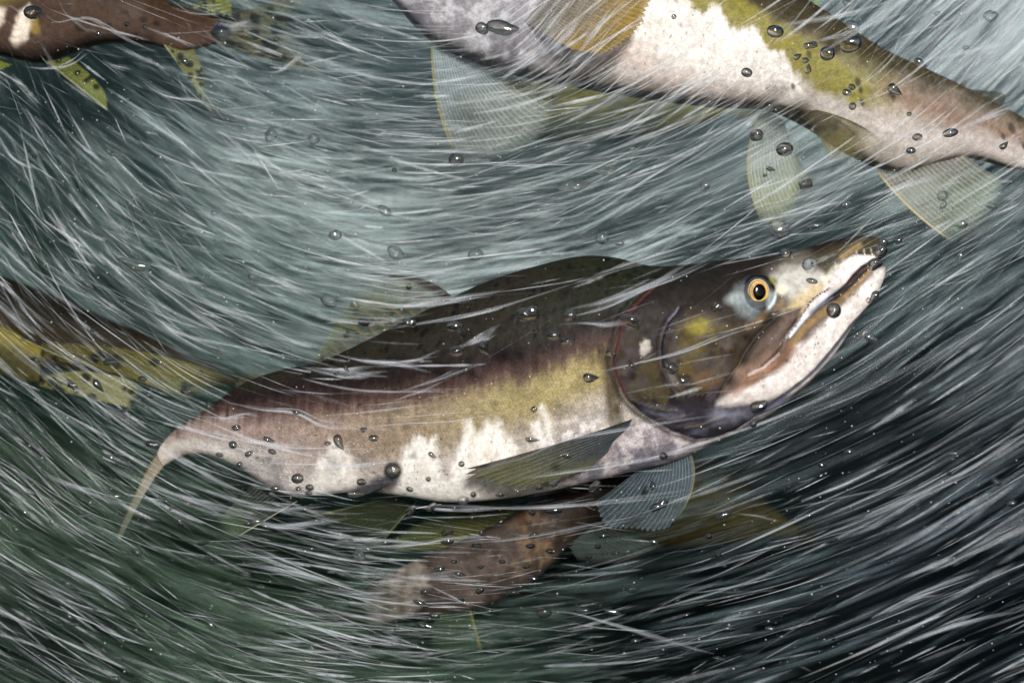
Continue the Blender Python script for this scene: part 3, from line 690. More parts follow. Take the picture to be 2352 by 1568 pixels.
# ---------------------------------------------------------------- generic salmon for the others
def plain_pigment(edge_line, back, mid, bellyc, seed, flames=None, white=(228, 224, 218), spots=60, extra=None, wid=60, along=None):
    """back colour above an edge polyline (as v(u)), belly colour below; ragged white bars"""
    ex = np.asarray(edge_line, float)
    def f(u, v, s, h):
        n1 = fbm(u, v, 70, seed); n2 = fbm(u, v, 20, seed + 5); n3 = fbm(u, v, 7, seed + 9, 3)
        o = np.argsort(ex[:, 0]); ed = np.interp(u, ex[o, 0], ex[o, 1]) + 60 * (n1 - 0.5) + 34 * (n2 - 0.5)
        t = (v - ed) / wid
        p = Pig(len(u), back); p.over(mid, sst(-1.6, -0.2, t)); p.over(bellyc, sst(-0.2, 1.3, t))
        if flames:
            w = np.zeros(len(u))
            for poly in flames:
                w = np.maximum(w, sst(7, -7, sdpoly(poly, u + 22 * (n2 - 0.5) + 8 * (n3 - .5), v + 22 * (n1 - 0.5))))
            p.over(white, w)
        if extra: extra(p, u, v, n1, n2, n3)
        g = np.random.default_rng(seed + 3); sp = np.nonzero(t < -0.3)[0]
        for i in range(spots if len(sp) else 0):
            j = sp[g.integers(len(sp))]; r = 3 + 5 * g.random()
            p.over((24, 24, 20), 0.75 * sst(1.2, 0.6, ell(u, v, u[j], v[j], r * 1.4, r, 50)))
        p.mul(0.8 + 0.4 * n2); p.mul(0.88 + 0.24 * n3)
        return np.clip(p.c, 0.004, 0.92)
    return f
def soft_relief(seed, amp=3.0):
    return lambda u, v: amp * (fbm(u, v, 45, seed) - 0.5) + 1.2 * (fbm(u, v, 12, seed + 4) - 0.5)

# ---- white-bellied salmon crossing the top right, its head beyond the frame
y2 = 0.05
PALE = [(2400, 312, 2392, 392, 22, y2 + .02), (2352, 275, 2322, 386, 34, y2 + .015), (2250, 222, 2212, 362, 50, y2 + .01), (2135, 167, 2060, 392, 66, y2), (2050, 130, 1950, 352, 78, y2), (1981, 93, 1855, 290, 88, y2), (1900, 40, 1762, 250, 96, y2),
        (1820, -10, 1640, 243, 102, y2), (1700, -80, 1500, 226, 106, y2), (1560, -150, 1330, 198, 110, y2), (1420, -205, 1170, 166, 112, y2), (1290, -240, 1045, 122, 110, y2), (1170, -262, 975, 80, 104, y2), (1050, -268, 905, 4, 94, y2),
        (960, -255, 850, -70, 76, y2), (890, -232, 815, -130, 52, y2), (840, -208, 795, -165, 26, y2), (812, -194, 788, -180, 8, y2)]
WHITE2 = [(1512, -10), (1528, 22), (1545, 30), (1560, 10), (1580, 44), (1600, 58), (1618, 36), (1640, 40), (1654, 78), (1676, 100), (1698, 90), (1720, 82), (1738, 110), (1752, 138), (1778, 136), (1796, 172), (1830, 214), (1840, 245), (1790, 262), (1560, 262), (1420, 240), (1405, 120), (1470, 40)]
def pale_extra(p, u, v, n1, n2, n3):
    q = v + 0.0 * u
    ol = dline([(1480, -50), (1600, 14), (1700, 70), (1790, 128), (1880, 190), (1950, 232)], u, v) + 40 * (n1 - 0.5)
    p.over((122, 116, 50), 0.9 * sst(56, 24, ol)); p.over((120, 112, 42), 0.5 * sst(60, 20, ol) * sst(0.45, 0.6, n2))
    br = dline([(2010, 212), (2080, 246), (2200, 286), (2352, 330)], u, v) + 60 * (n1 - 0.5) + 20 * (n2 - .5)
    p.over((126, 122, 66), 0.7 * sst(70, 0, dline([(1850, 150), (1930, 190), (2010, 225)], u, v) + 40 * (n2 - .5)))
    p.over((122, 96, 78), 0.8 * sst(58, -5, br))
    p.over((184, 176, 172), 0.85 * sst(40, 5, dline([(1870, 250), (2000, 300), (2120, 330), (2240, 330), (2340, 370)], u, v) + 26 * (n2 - 0.5)))
    lil = sst(1480, 1280, u); p.over((136, 136, 148), 0.8 * lil * sst(-60, 40, v)); p.over((96, 96, 108), 0.5 * lil * sst(0.5, 0.66, n1) * sst(-40, 60, v)); p.over((200, 200, 206), 0.6 * lil * sst(0.52, 0.68, n2))
    p.over((220, 214, 209), sst(8, -8, sdpoly(WHITE2, u + 22 * (n2 - 0.5) + 10 * (n3 - .5), v + 30 * (fbm(u * 2.4, v * 0.8, 24, 301) - 0.5))))
    p.over((176, 160, 154), 0.75 * sst(62, 0, dline([(1400, 130), (1500, 196), (1620, 236), (1740, 250)], u, v) + 26 * (n2 - 0.5)))
    p.over((120, 112, 100), 0.6 * sst(40, 0, dline([(1240, 170), (1400, 200), (1560, 236)], u, v) + 20 * (n2 - 0.5)))
    for cu, cv, r in ((1838, 145, 9), (1950, 205, 10), (1956, 222, 8), (1960, 250, 8), (2030, 232, 9), (1805, 215, 7), (2310, 300, 12), (2330, 275, 10), (2290, 320, 8), (2340, 340, 9)):
        p.over((50, 46, 40), 0.8 * sst(1.3, 0.5, ell(u, v, cu, cv, r * 0.7, r * 1.2, 20)))
    g = np.random.default_rng(31)
    for i in range(130):
        cu, cv = 1450 + 380 * g.random(), 40 + 200 * g.random(); r = 0.9 + 1.3 * g.random() ** 2
        idx = np.nonzero(np.abs(u - cu) < 6)[0]
        p.c[idx] *= (1 - 0.7 * sst(1.3, 0.6, np.hypot(u[idx] - cu, v[idx] - cv) / r))[:, None]
pale = empty('salmon', P(1600, 60, y2))
tag(pale, 'white-bellied olive salmon crossing the top right with a raised yellow pectoral fin', 'fish', 'salmon in the river')
_, I2 = body('body', pale, PALE, plain_pigment([(800, -120), (1000, -100), (1400, -60), (1700, 20), (1900, 110), (2050, 170), (2200, 220), (2400, 290)], (36, 35, 32), (60, 54, 38), (168, 160, 152), 300, extra=pale_extra, spots=26, wid=70), soft_relief(310), ns=520, na=220, box=0.55)
eye(pale, I2, 905, -165, 26, 28, (-0.1, -1, 0.05))
fin('pectoral_fin', pale, [(1230, -60), (1212, -10), (1200, 20), (1196, 44)], [(1500, -70), (1494, 8), (1470, 66), (1400, 122), (1318, 116)], y=(y2 - .028, y2 - .052), ybow=-0.008, rays=26, c0=(140, 142, 150), c1=(150, 124, 58), cray=(178, 156, 96), a0=0.75, a1=0.95, aray=0.12, jag=0.05, seed=11)
fin('pectoral_fin', pale, [(990, 104), (1020, 114), (1060, 128), (1110, 146)], [(1046, 356), (1130, 374), (1230, 340), (1310, 236)], y=(y2 + .0, y2 + .03), mid=[(1004, 240), (1070, 262), (1140, 250), (1210, 190)], rays=24, c0=(170, 186, 194), c1=(170, 184, 174), cray=(216, 224, 218), a0=0.88, a1=0.6, aray=0.4, edge=(164, 160, 110), edge_w=0.045, fade=0.2, seed=12)
fin('pelvic_fin', pale, [(1790, 242), (1830, 262), (1858, 288)], [(2044, 338), (2010, 372), (1915, 382)], y=(y2 - .014, y2 - .035), mid=[(1936, 270), (1930, 310), (1890, 330)], rays=14, c0=(70, 74, 70), c1=(138, 128, 78), cray=(160, 150, 100), a0=0.95, a1=0.55, aray=0.2, edge=(92, 88, 48), edge_w=0.1, fade=0.4, jag=0.06, seed=13)
fin('pelvic_fin', pale, [(1752, 250), (1775, 262), (1800, 276)], [(1756, 524), (1800, 530), (1870, 420)], y=(y2 + .01, y2 + .03), mid=[(1716, 380), (1775, 400), (1832, 360)], rays=15, c0=(176, 190, 200), c1=(186, 194, 168), cray=(226, 226, 180), a0=0.85, a1=0.7, aray=0.4, edge=(176, 176, 140), edge_w=0.06, fade=0.25, seed=14)
fin('anal_fin', pale, [(2012, 392), (2090, 384), (2150, 374), (2216, 356)], [(2192, 560), (2250, 540), (2290, 480), (2310, 420)], y=(y2 + .0, y2 + .02), mid=[(2090, 480), (2150, 450), (2210, 420), (2262, 390)], rays=18, c0=(176, 168, 160), c1=(166, 182, 168), cray=(206, 212, 186), a0=0.82, a1=0.6, aray=0.4, edge=(206, 196, 160), edge_w=0.05, fade=0.2, seed=15)
fin('dorsal_fin', pale, [(1600, -130), (1700, -80), (1790, -28), (1850, 12)], [(1700, -260), (1800, -190), (1880, -100), (1880, 26)], y=(y2, y2 + .01), rays=12, c0=(60, 62, 36), c1=(130, 150, 60), cray=(150, 170, 70), a0=0.9, a1=0.7, seed=16)
fin('adipose_fin', pale, [(2210, 204), (2250, 224), (2280, 238)], [(2300, 212), (2310, 222), (2306, 238)], y=(y2 + .01, y2 + .012), rays=4, c0=(40, 42, 34), c1=(60, 62, 46), a0=1, a1=0.9, seed=17)
fin('tail_fin', pale, [(2392, 310), (2394, 350), (2386, 394)], [(2600, 230), (2570, 390), (2520, 560)], y=(y2 + .02, y2 + .03), mid=[(2480, 286), (2470, 370), (2440, 470)], rays=20, c0=(150, 142, 80), c1=(160, 150, 70), cray=(180, 172, 96), a0=1, a1=0.85, spots=((40, 40, 30), 26, 9), seed=18)

# ---- barred brown salmon leaving the top left corner
y3 = 0.08
BROWN = [(505, 42, 500, 100, 16, y3 + .02), (420, 16, 417, 117, 26, y3 + .01), (340, -14, 333, 100, 40, y3), (240, -48, 233, 100, 54, y3), (150, -76, 150, 124, 66, y3), (60, -96, 80, 143, 74, y3), (-40, -110, -20, 122, 78, y3), (-150, -112, -140, 112, 76, y3),
         (-250, -96, -246, 92, 66, y3), (-330, -62, -330, 62, 48, y3), (-380, -26, -380, 34, 26, y3), (-402, -6, -402, 14, 8, y3)]
def brown_extra(p, u, v, n1, n2, n3):
    p.over((112, 102, 52), 0.8 * sst(46, 6, dline([(0, 10), (40, 0), (80, -20)], u, v) + 16 * (n2 - 0.5)))
    p.over((136, 116, 56), 0.7 * sst(16, 4, dline([(100, 60), (104, 84)], u, v) + 10 * (n2 - 0.5)))
    p.over((52, 44, 42), 0.7 * sst(30, 6, dline([(10, 125), (80, 140), (160, 118), (260, 100), (340, 96)], u, v) + 16 * (n2 - 0.5)))
    for cu, cv, r in ((198, 76, 8), (222, 58, 7), (340, 54, 8), (368, 62, 6), (262, 70, 6), (300, 40, 7), (176, 30, 6)):
        p.over((40, 34, 30), 0.8 * sst(1.3, 0.6, ell(u, v, cu, cv, r * 1.3, r)))
brown = empty('salmon', P(120, 30, y3))
tag(brown, 'brown salmon with cream bars on its flank leaving through the top left corner', 'fish', 'salmon in the river')
_, I3 = body('body', brown, BROWN, plain_pigment([(-400, 0), (0, 10), (200, 20), (350, 30), (520, 60)], (24, 21, 17), (56, 42, 32), (76, 62, 54), 340,
     flames=[[(-8, 48), (24, 34), (36, 40), (28, 78), (2, 110), (-20, 100)], [(74, 52), (90, 32), (104, 44), (98, 76), (82, 102), (58, 118), (42, 106), (62, 84)], [(-80, 40), (-60, 30), (-50, 60), (-80, 100), (-100, 90)]], white=(214, 202, 188), extra=brown_extra, spots=40, wid=50), soft_relief(350), ns=300, na=160)
eye(brown, I3, -335, -8, 14, 15, (-0.1, -1, 0.05))
fin('pelvic_fin', brown, [(104, 140), (130, 138), (158, 130)], [(246, 254), (242, 216), (214, 178)], y=(y3, y3 + .01), rays=10, c0=(110, 112, 60), c1=(140, 150, 70), cray=(160, 168, 90), a0=0.85, a1=0.6, edge=(176, 180, 150), edge_w=0.08, seed=21, spots=((50, 54, 30), 6, 6))
fin('anal_fin', brown, [(376, 102), (398, 110), (424, 116), (446, 112)], [(512, 290), (490, 270), (476, 228), (470, 170)], y=(y3, y3 + .015), rays=12, c0=(134, 132, 78), c1=(170, 176, 128), cray=(180, 182, 130), a0=0.9, a1=0.5, edge=(206, 206, 176), edge_w=0.07, seed=22, fade=0.3, spots=((50, 52, 40), 16, 6))
fin('tail_fin', brown, [(500, 40), (506, 70), (498, 102)], [(760, -40), (700, 70), (780, 190)], y=(y3 + .02, y3 + .06), mid=[(610, 10), (600, 74), (620, 140)], rays=18, c0=(60, 54, 34), c1=(104, 100, 52), cray=(120, 116, 64), a0=0.95, a1=0.4, seed=23, fade=0.45, spots=((30, 32, 22), 30, 10))
fin('adipose_fin', brown, [(430, 16), (470, 26), (500, 40)], [(510, -10), (530, 8), (530, 34)], y=(y3 + .01, y3 + .012), rays=5, c0=(88, 92, 44), c1=(110, 116, 56), a0=0.95, a1=0.8, seed=24, spots=((24, 28, 20), 10, 5))
fin('pectoral_fin', brown, [(-90, 110), (-60, 118), (-30, 124)], [(30, 150), (10, 160), (-30, 166)], y=(y3 - .015, y3 - .03), rays=9, c0=(80, 84, 40), c1=(110, 118, 50), a0=0.9, a1=0.8, jag=0.1, seed=25)

# ---- dark salmon with a spotted yellow tail, left edge
y4 = 0.16
DARK = [(548, 868, 542, 884, 6, y4 + .05), (450, 818, 430, 872, 18, y4 + .04), (330, 766, 300, 866, 34, y4 + .03), (200, 712, 170, 848, 50, y4 + .02), (80, 662, 50, 838, 64, y4 + .01), (-60, 612, -70, 828, 74, y4), (-200, 570, -200, 800, 78, y4), (-330, 550, -330, 760, 70, y4), (-430, 560, -430, 710, 50, y4), (-490, 590, -490, 660, 24, y4), (-515, 614, -515, 636, 8, y4)]
dark = empty('salmon', P(100, 740, y4))
tag(dark, 'dim brown salmon slanting down from the left edge behind white streaks', 'fish', 'salmon in the river')
_, I4 = body('body', dark, DARK, plain_pigment([(-500, 660), (0, 770), (300, 830), (560, 880)], (26, 22, 16), (40, 33, 21), (54, 45, 27), 380, spots=20, wid=50), soft_relief(385), ns=220, na=120)
eye(dark, I4, -440, 625, 13, 14, (-0.1, -1, 0.05))
fin('tail_fin', dark, [(540, 866), (545, 876), (540, 886)], [(640, 850), (620, 884), (610, 930)], y=(y4 + .05, y4 + .06), rays=10, c0=(60, 54, 34), c1=(90, 84, 44), a0=0.9, a1=0.4, fade=0.4, seed=26)
fin('anal_fin', dark, [(180, 848), (240, 858), (300, 866)], [(300, 900), (330, 900), (350, 880)], y=(y4 + .02, y4 + .03), rays=8, c0=(60, 54, 34), c1=(90, 84, 44), a0=0.9, a1=0.4, fade=0.4, seed=126)
y4b = 0.10
YEL = [(96, 800, 92, 880, 12, y4b), (60, 778, 50, 874, 20, y4b), (20, 752, 0, 858, 32, y4b), (-50, 716, -60, 850, 48, y4b), (-150, 680, -160, 850, 60, y4b), (-260, 660, -260, 840, 62, y4b), (-360, 670, -350, 812, 48, y4b), (-420, 700, -410, 780, 26, y4b), (-445, 730, -440, 752, 8, y4b)]
yel = empty('salmon', P(0, 800, y4b))
tag(yel, 'yellow-tailed salmon at the left edge, only its black-spotted tail in view', 'fish', 'salmon in the river')
_, I5 = body('body', yel, YEL, plain_pigment([(-400, 720), (0, 760), (100, 800)], (40, 38, 18), (110, 100, 28), (60, 58, 34), 400, spots=14, wid=40), soft_relief(405), ns=160, na=100)
eye(yel, I5, -385, 728, 12, 13, (-0.1, -1, 0.05))
fin('tail_lobe', yel, [(92, 790), (98, 806), (98, 824)], [(544, 872), (520, 896), (436, 926)], y=(y4b, y4b + .01), mid=[(320, 806), (320, 838), (280, 862)], rays=13, c0=(84, 77, 26), c1=(128, 126, 74), cray=(140, 138, 84), a0=0.92, a1=0.55, aray=0.12, seed=27, fade=0.25, spots=((36, 38, 28), 16, 8), per=8)
fin('tail_lobe', yel, [(94, 868), (92, 876), (90, 886)], [(324, 884), (322, 912), (316, 940)], y=(y4b, y4b + .008), mid=[(200, 852), (204, 880), (180, 908)], rays=12, c0=(112, 108, 58), c1=(158, 158, 120), cray=(168, 166, 124), a0=0.9, a1=0.75, aray=0.12, seed=28, fade=0.12, spots=((48, 52, 36), 15, 8), per=8)

# ---- mottled salmon passing beneath the middle fish
y5 = 0.085
LOW = [(716, 1496, 726, 1520, 6, y5 + .30), (752, 1450, 772, 1500, 14, y5 + .24), (800, 1388, 824, 1466, 26, y5 + .15), (856, 1338, 884, 1430, 36, y5 + .07), (930, 1298, 985, 1412, 46, y5 + .02), (1000, 1266, 1082, 1398, 52, y5), (1080, 1232, 1162, 1368, 58, y5), (1160, 1192, 1238, 1322, 60, y5), (1222, 1150, 1302, 1256, 60, y5), (1290, 1108, 1372, 1200, 58, y5), (1370, 1058, 1450, 1142, 52, y5),
       (1450, 1008, 1522, 1080, 42, y5), (1520, 968, 1570, 1020, 28, y5), (1560, 946, 1586, 974, 10, y5)]
def low_extra(p, u, v, n1, n2, n3):
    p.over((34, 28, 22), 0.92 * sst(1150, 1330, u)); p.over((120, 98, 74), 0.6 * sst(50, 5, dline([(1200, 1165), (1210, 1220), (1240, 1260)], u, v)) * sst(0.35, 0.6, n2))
    p.over((110, 70, 46), 0.5 * sst(10, 2, dline([(1198, 1170), (1202, 1206)], u, v)))
    p.over((64, 56, 56), 0.8 * sst(26, 4, dline([(1300, 1262), (1240, 1320), (1170, 1366), (1100, 1394)], u, v) + 12 * (n2 - 0.5)))
    sc = fbm(u * 1.0, v * 1.0, 9, 431, 2); p.over((120, 100, 76), 0.5 * sst(0.55, 0.75, sc) * sst(70, 10, dline([(1200, 1180), (1260, 1240), (1200, 1290)], u, v)))
    p.over((62, 66, 54), 0.8 * sst(860, 770, u))  # rear turned grey-green: its fading into murk painted on the skin
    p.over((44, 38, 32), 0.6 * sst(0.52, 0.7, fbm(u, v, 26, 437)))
    for x in (852, 888, 925):
        p.over((104, 98, 62), 0.6 * sst(12, 1, dline([(x + 14, 1300), (x, 1352), (x + 4, 1410)], u, v) + 8 * (n2 - 0.5)))
low = empty('salmon', P(1140, 1300, y5))
tag(low, 'mottled pinkish grey salmon passing beneath the humpbacked male, head hidden behind it', 'fish', 'salmon in the river')
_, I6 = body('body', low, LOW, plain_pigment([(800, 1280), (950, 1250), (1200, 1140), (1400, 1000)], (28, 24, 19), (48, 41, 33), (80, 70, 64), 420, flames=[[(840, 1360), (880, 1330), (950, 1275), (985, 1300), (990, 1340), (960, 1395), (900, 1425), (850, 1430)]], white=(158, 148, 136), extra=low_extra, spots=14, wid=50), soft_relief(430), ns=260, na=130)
eye(low, I6, 1535, 985, 10, 11, (0.1, -1, 0.05))
fin('dorsal_fin', low, [(1210, 1160), (1150, 1196), (1090, 1226), (1010, 1262)], [(1010, 1176), (930, 1214), (880, 1248), (900, 1268)], y=(y5 - .005, y5 - .01), mid=[(1110, 1160), (1040, 1190), (980, 1226), (950, 1262)], rays=16, c0=(96, 92, 40), c1=(104, 122, 84), cray=(126, 134, 90), a0=0.8, a1=0.35, aray=0.3, edge=(120, 118, 60), edge_w=0.12, fade=0.3, seed=31)
fin('pectoral_fin', low, [(1330, 1180), (1310, 1210), (1300, 1240)], [(1530, 1262), (1440, 1300), (1330, 1290)], y=(y5 - .01, y5 - .0), rays=16, c0=(80, 92, 88), c1=(92, 104, 96), cray=(128, 140, 130), a0=0.75, a1=0.35, aray=0.35, fade=0.3, seed=32)
fin('anal_fin', low, [(1082, 1398), (1040, 1402), (1000, 1406)], [(1110, 1500), (1040, 1520), (990, 1490)], y=(y5, y5 + .01), rays=12, c0=(70, 84, 60), c1=(76, 98, 76), a0=0.6, a1=0.3, edge=(130, 128, 70), edge_w=0.08, fade=0.3, seed=33)
fin('tail_fin', low, [(718, 1498), (722, 1508), (727, 1520)], [(640, 1500), (660, 1570), (720, 1600)], y=(y5 + .30, y5 + .32), rays=14, c0=(120, 116, 96), c1=(70, 92, 70), a0=0.7, a1=0.3, fade=0.4, seed=34)
fin('pelvic_fin', low, [(1196, 1200), (1190, 1220), (1186, 1240)], [(1150, 1240), (1145, 1262), (1160, 1270)], y=(y5 - .018, y5 - .026), rays=8, c0=(90, 82, 70), c1=(120, 116, 104), a0=0.6, a1=0.3, seed=35, fade=0.2)

# ---- two dim olive salmon deeper in, the murk's dimming put into their skin colours
def dim_fish(pairs, y, label, seed, cols, eyepos, fins):
    pr = [(*p, y) for p in pairs]
    u0 = np.mean([p[0] for p in pairs]); v0 = np.mean([(p[1] + p[3]) / 2 for p in pairs])
    r = empty('salmon', P(u0, v0, y)); tag(r, label, 'fish', 'salmon in the river')
    ln = [(p[0], p[1] * 0.45 + p[3] * 0.55) for p in pairs]
    _, inf = body('body', r, pr, plain_pigment(ln, *cols, seed, spots=16, wid=40), soft_relief(seed + 5), ns=180, na=100)
    eye(r, inf, *eyepos, 11, 12, (0, -1, 0.05))
    for nm, b, t, sd in fins:
        fin(nm, r, b, t, y=(y, y + .02), rays=12, c0=cols[1], c1=cols[2], a0=0.85, a1=0.5, fade=0.35, seed=sd)
    return r
dim_fish([(1830, 1210, 1826, 1232, 8), (1770, 1160, 1760, 1236, 22), (1690, 1090, 1670, 1250, 40), (1590, 1040, 1570, 1256, 52), (1490, 1010, 1480, 1246, 56), (1390, 990, 1380, 1210, 54), (1300, 980, 1290, 1170, 44), (1220, 990, 1215, 1120, 28), (1165, 1020, 1165, 1070, 10)], 0.34,
         'olive salmon with murky dimness painted into its skin, behind the blue pectoral fan', 440, ((24, 22, 9), (44, 40, 12), (36, 32, 14)), (1230, 1050),
         [('tail_fin', [(1828, 1210), (1826, 1232)], [(1900, 1190), (1880, 1230), (1890, 1270)], 41), ('dorsal_fin', [(1500, 1012), (1600, 1042)], [(1560, 980), (1620, 1020)], 42)])
dim_fish([(1690, 236, 1686, 262, 8), (1640, 226, 1630, 276, 24), (1540, 210, 1530, 306, 44), (1430, 196, 1420, 326, 56), (1310, 186, 1300, 330, 58), (1200, 184, 1190, 312, 50), (1110, 196, 1106, 288, 36), (1060, 218, 1058, 258, 16), (1040, 232, 1040, 244, 6)], 0.36,
         'blurred olive salmon behind the pale pectoral fan at the top', 460, ((84, 84, 44), (108, 106, 62), (112, 116, 84)), (1095, 222),
         [('tail_fin', [(1688, 230), (1686, 262)], [(1770, 200), (1760, 246), (1770, 300)], 43), ('dorsal_fin', [(1350, 186), (1460, 200)], [(1400, 130), (1480, 160)], 44)])

# ------------------------------------------------------------------ threads of aerated water carried by the current
ANG = [(2000, 1000, 27), (2250, 1100, 30), (2150, 1350, 25), (1800, 1200, 22), (1500, 1400, 13), (1750, 1500, 17), (1250, 1450, 5), (1000, 1400, -3), (700, 1300, -10), (450, 1400, -20), (300, 1250, -27), (100, 1450, -33), (100, 1050, -40), (100, 600, -47), (300, 700, -38), (250, 850, -36),
       (600, 700, -22), (800, 600, -10), (350, 350, -36), (150, 250, -48), (60, 420, -55), (700, 200, -14), (800, 100, -8), (600, 90, -16), (300, 150, -25), (900, 350, -4), (1100, 300, 6), (1300, 300, 15), (1500, 400, 21), (1700, 500, 20), (2000, 450, 27), (2200, 150, 42), (2300, 40, 48), (1320, 90, 50), (1500, 150, 30), (1700, 300, 34), (1900, 300, 32),
       (2300, 700, 34), (2100, 800, 36), (1200, 500, 8), (1000, 520, 5), (1100, 700, 8), (1500, 650, 18), (1600, 850, 14), (1000, 900, 4), (700, 1000, -12), (500, 1000, -22), (1250, 1180, 4), (900, 1200, -3), (2050, 60, 40)]
def direction(u, v, jit):
    a = idw(ANG, u, v, 1.8, 70)[:, 0]
    wob = 18 * (fbm(u, v, 170, 500, 2) - 0.5)
    return np.radians(a + wob * 0.5 + jit)
DENS = [(220, 170, .22), (330, 190, .35), (90, 180, .3), (100, 300, .75), (400, 300, 1), (700, 300, .8), (250, 450, .85), (600, 480, .9), (900, 520, 1), (1150, 500, 1), (1400, 470, .95), (1600, 450, .95), (1850, 440, 1), (2050, 430, .9), (2200, 500, .7), (2300, 300, .45), (2250, 60, .95), (2050, 40, .6), (1350, 230, .6), (1100, 200, .7), (850, 150, .7), (300, 80, .3), (100, 50, .15),
        (700, 650, .85), (400, 650, .8), (100, 650, .65), (300, 800, .7), (650, 800, .6), (950, 640, .95), (1300, 560, .8), (1600, 560, .6), (1900, 520, .35), (2200, 700, .4), (2300, 900, .27), (2000, 900, .18), (2200, 1200, .24), (2000, 1400, .2), (2300, 1500, .14), (1700, 1350, .22), (1500, 1500, .24), (1200, 1480, .5), (900, 1450, .6), (600, 1350, .65), (300, 1400, .6), (100, 1500, .45), (100, 1200, .6), (300, 1100, .6), (700, 1250, .6)]
HOOKOUT = [(p[0], p[1]) for p in HOOK] + [(p[2], p[3]) for p in HOOK[::-1]]
PALEOUT = [(p[0], p[1]) for p in PALE] + [(p[2], p[3]) for p in PALE[::-1]]
AMP = [(210, 180, 0.5, 123, 147, 147), (300, 300, 0.95, 188, 210, 210), (650, 420, 1.05, 202, 221, 221), (900, 500, 1.2, 212, 230, 231), (1200, 490, 1.2, 212, 230, 232), (1500, 450, 1.15, 205, 223, 227), (1850, 440, 1.25, 214, 232, 232), (2050, 430, 1.1, 204, 223, 223), (2250, 60, 1.3, 224, 240, 248), (1350, 120, 1.1, 219, 234, 242), (100, 100, 0.55, 152, 170, 172), (700, 100, 0.85, 185, 205, 210), (100, 700, 0.7, 119, 141, 138), (350, 700, 0.6, 115, 135, 132), (600, 700, 0.9, 154, 177, 175), (850, 680, 1.1, 181, 200, 199), (100, 1150, 0.8, 112, 134, 116), (500, 1350, 0.85, 108, 132, 112), (100, 1500, 0.75, 96, 116, 104), (900, 1450, 0.8, 106, 132, 114), (1250, 1450, 0.7, 104, 124, 116), (1700, 1400, 0.65, 114, 134, 140), (2000, 1000, 0.48, 134, 146, 152), (2200, 1300, 0.52, 126, 144, 156), (2300, 800, 0.7, 148, 160, 166), (2250, 1550, 0.5, 104, 120, 128), (2150, 600, 0.85, 160, 182, 186), (1500, 1300, 0.6, 92, 112, 112), (1850, 600, 0.6, 120, 142, 147), (300, 480, 0.8, 161, 182, 181)]  # silt tint by place, plus weaker light lower down painted in
def threads(name, label, n, rad, length, alpha, depth, seed, tint, dpow=1.0, seg=16, front=False, avoid=0.0, jitter=5, box=(-150, -150, 2500, 1720), taper=0.6, sides=5, dens=None):
    g = np.random.default_rng(seed)
    cu, cv = [], []
    need = n; us, vs = np.empty(0), np.empty(0)
    while len(us) < n:
        u = g.uniform(box[0], box[2], n * 2); v = g.uniform(box[1], box[3], n * 2)
        d = idw(dens or DENS, u, v, 2, 60)[:, 0] ** dpow * (0.45 + 1.1 * sst(0.35, 0.7, fbm(u, v, 90, 520 + seed)))
        ok = g.random(n * 2) < d
        if avoid:
            ins = np.minimum(sdpoly(HOOKOUT, u, v), sdpoly(PALEOUT, u, v) if avoid > 1 else 1e9)
            ok &= (ins > 6) | (g.random(n * 2) < (1 - min(avoid, 1)))
        us = np.concatenate([us, u[ok]]); vs = np.concatenate([vs, v[ok]])
    us, vs = us[:n], vs[:n]
    ln = length[0] + (length[1] - length[0]) * g.random(n) ** 2.0
    calm = sst(1450, 1850, us) * sst(600, 850, vs); churn = sst(1000, 750, us) * sst(700, 560, vs)
    ln = ln * (1 + 0.55 * calm) * (1 - 0.3 * churn)
    jit = g.normal(0, 1, n) * jitter * (1 + 0.8 * churn) * (1 - 0.5 * calm)
    pu = np.zeros((n, seg)); pv = np.zeros((n, seg)); h = seg // 2
    pu[:, h], pv[:, h] = us, vs; st = ln / seg
    for j in range(h + 1, seg):
        a = direction(pu[:, j - 1], pv[:, j - 1], jit); pu[:, j] = pu[:, j - 1] + np.cos(a) * st; pv[:, j] = pv[:, j - 1] - np.sin(a) * st
    for j in range(h - 1, -1, -1):
        a = direction(pu[:, j + 1], pv[:, j + 1], jit); pu[:, j] = pu[:, j + 1] - np.cos(a) * st; pv[:, j] = pv[:, j + 1] + np.sin(a) * st
    y0 = depth[0] + (depth[1] - depth[0]) * g.random(n); dy = g.normal(0, 0.03, n)
    tt = np.linspace(0, 1, seg)[None, :]
    yy = y0[:, None] + dy[:, None] * (tt - 0.5) * 0.5
    r = (rad[0] + (rad[1] - rad[0]) * g.random(n) ** 2.2) * (1 + 0.5 * calm)
    # the bright blunt head of a thread is where its bubble is; the tail thins out
    prof = np.sin(np.pi * np.clip(tt, 0.02, 0.985) ** (0.6 + 1.4 * g.random((n, 1)))) ** taper
    lump = 0.65 + 0.7 * g.random((n, seg)); lump = (lump + np.roll(lump, 1, 1)) / 2
    rr = r[:, None] * (0.35 + 0.65 * prof) * lump
    al = (alpha[0] + (alpha[1] - alpha[0]) * g.random(n) ** 2)[:, None] * prof * (0.6 + 0.8 * g.random((n, seg)))
    al[:, 0] = 0; al[:, -1] = 0
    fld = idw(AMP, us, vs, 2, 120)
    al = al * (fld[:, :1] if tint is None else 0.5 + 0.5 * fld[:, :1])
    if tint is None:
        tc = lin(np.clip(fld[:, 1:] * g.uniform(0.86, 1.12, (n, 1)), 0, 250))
    else:
        mixw = g.random((n, 1)); tc = lin(tint[0])[None] * (1 - mixw) + lin(tint[1])[None] * mixw
    return tubes(name, label, pu, pv, yy, rr, al, tc, sides)
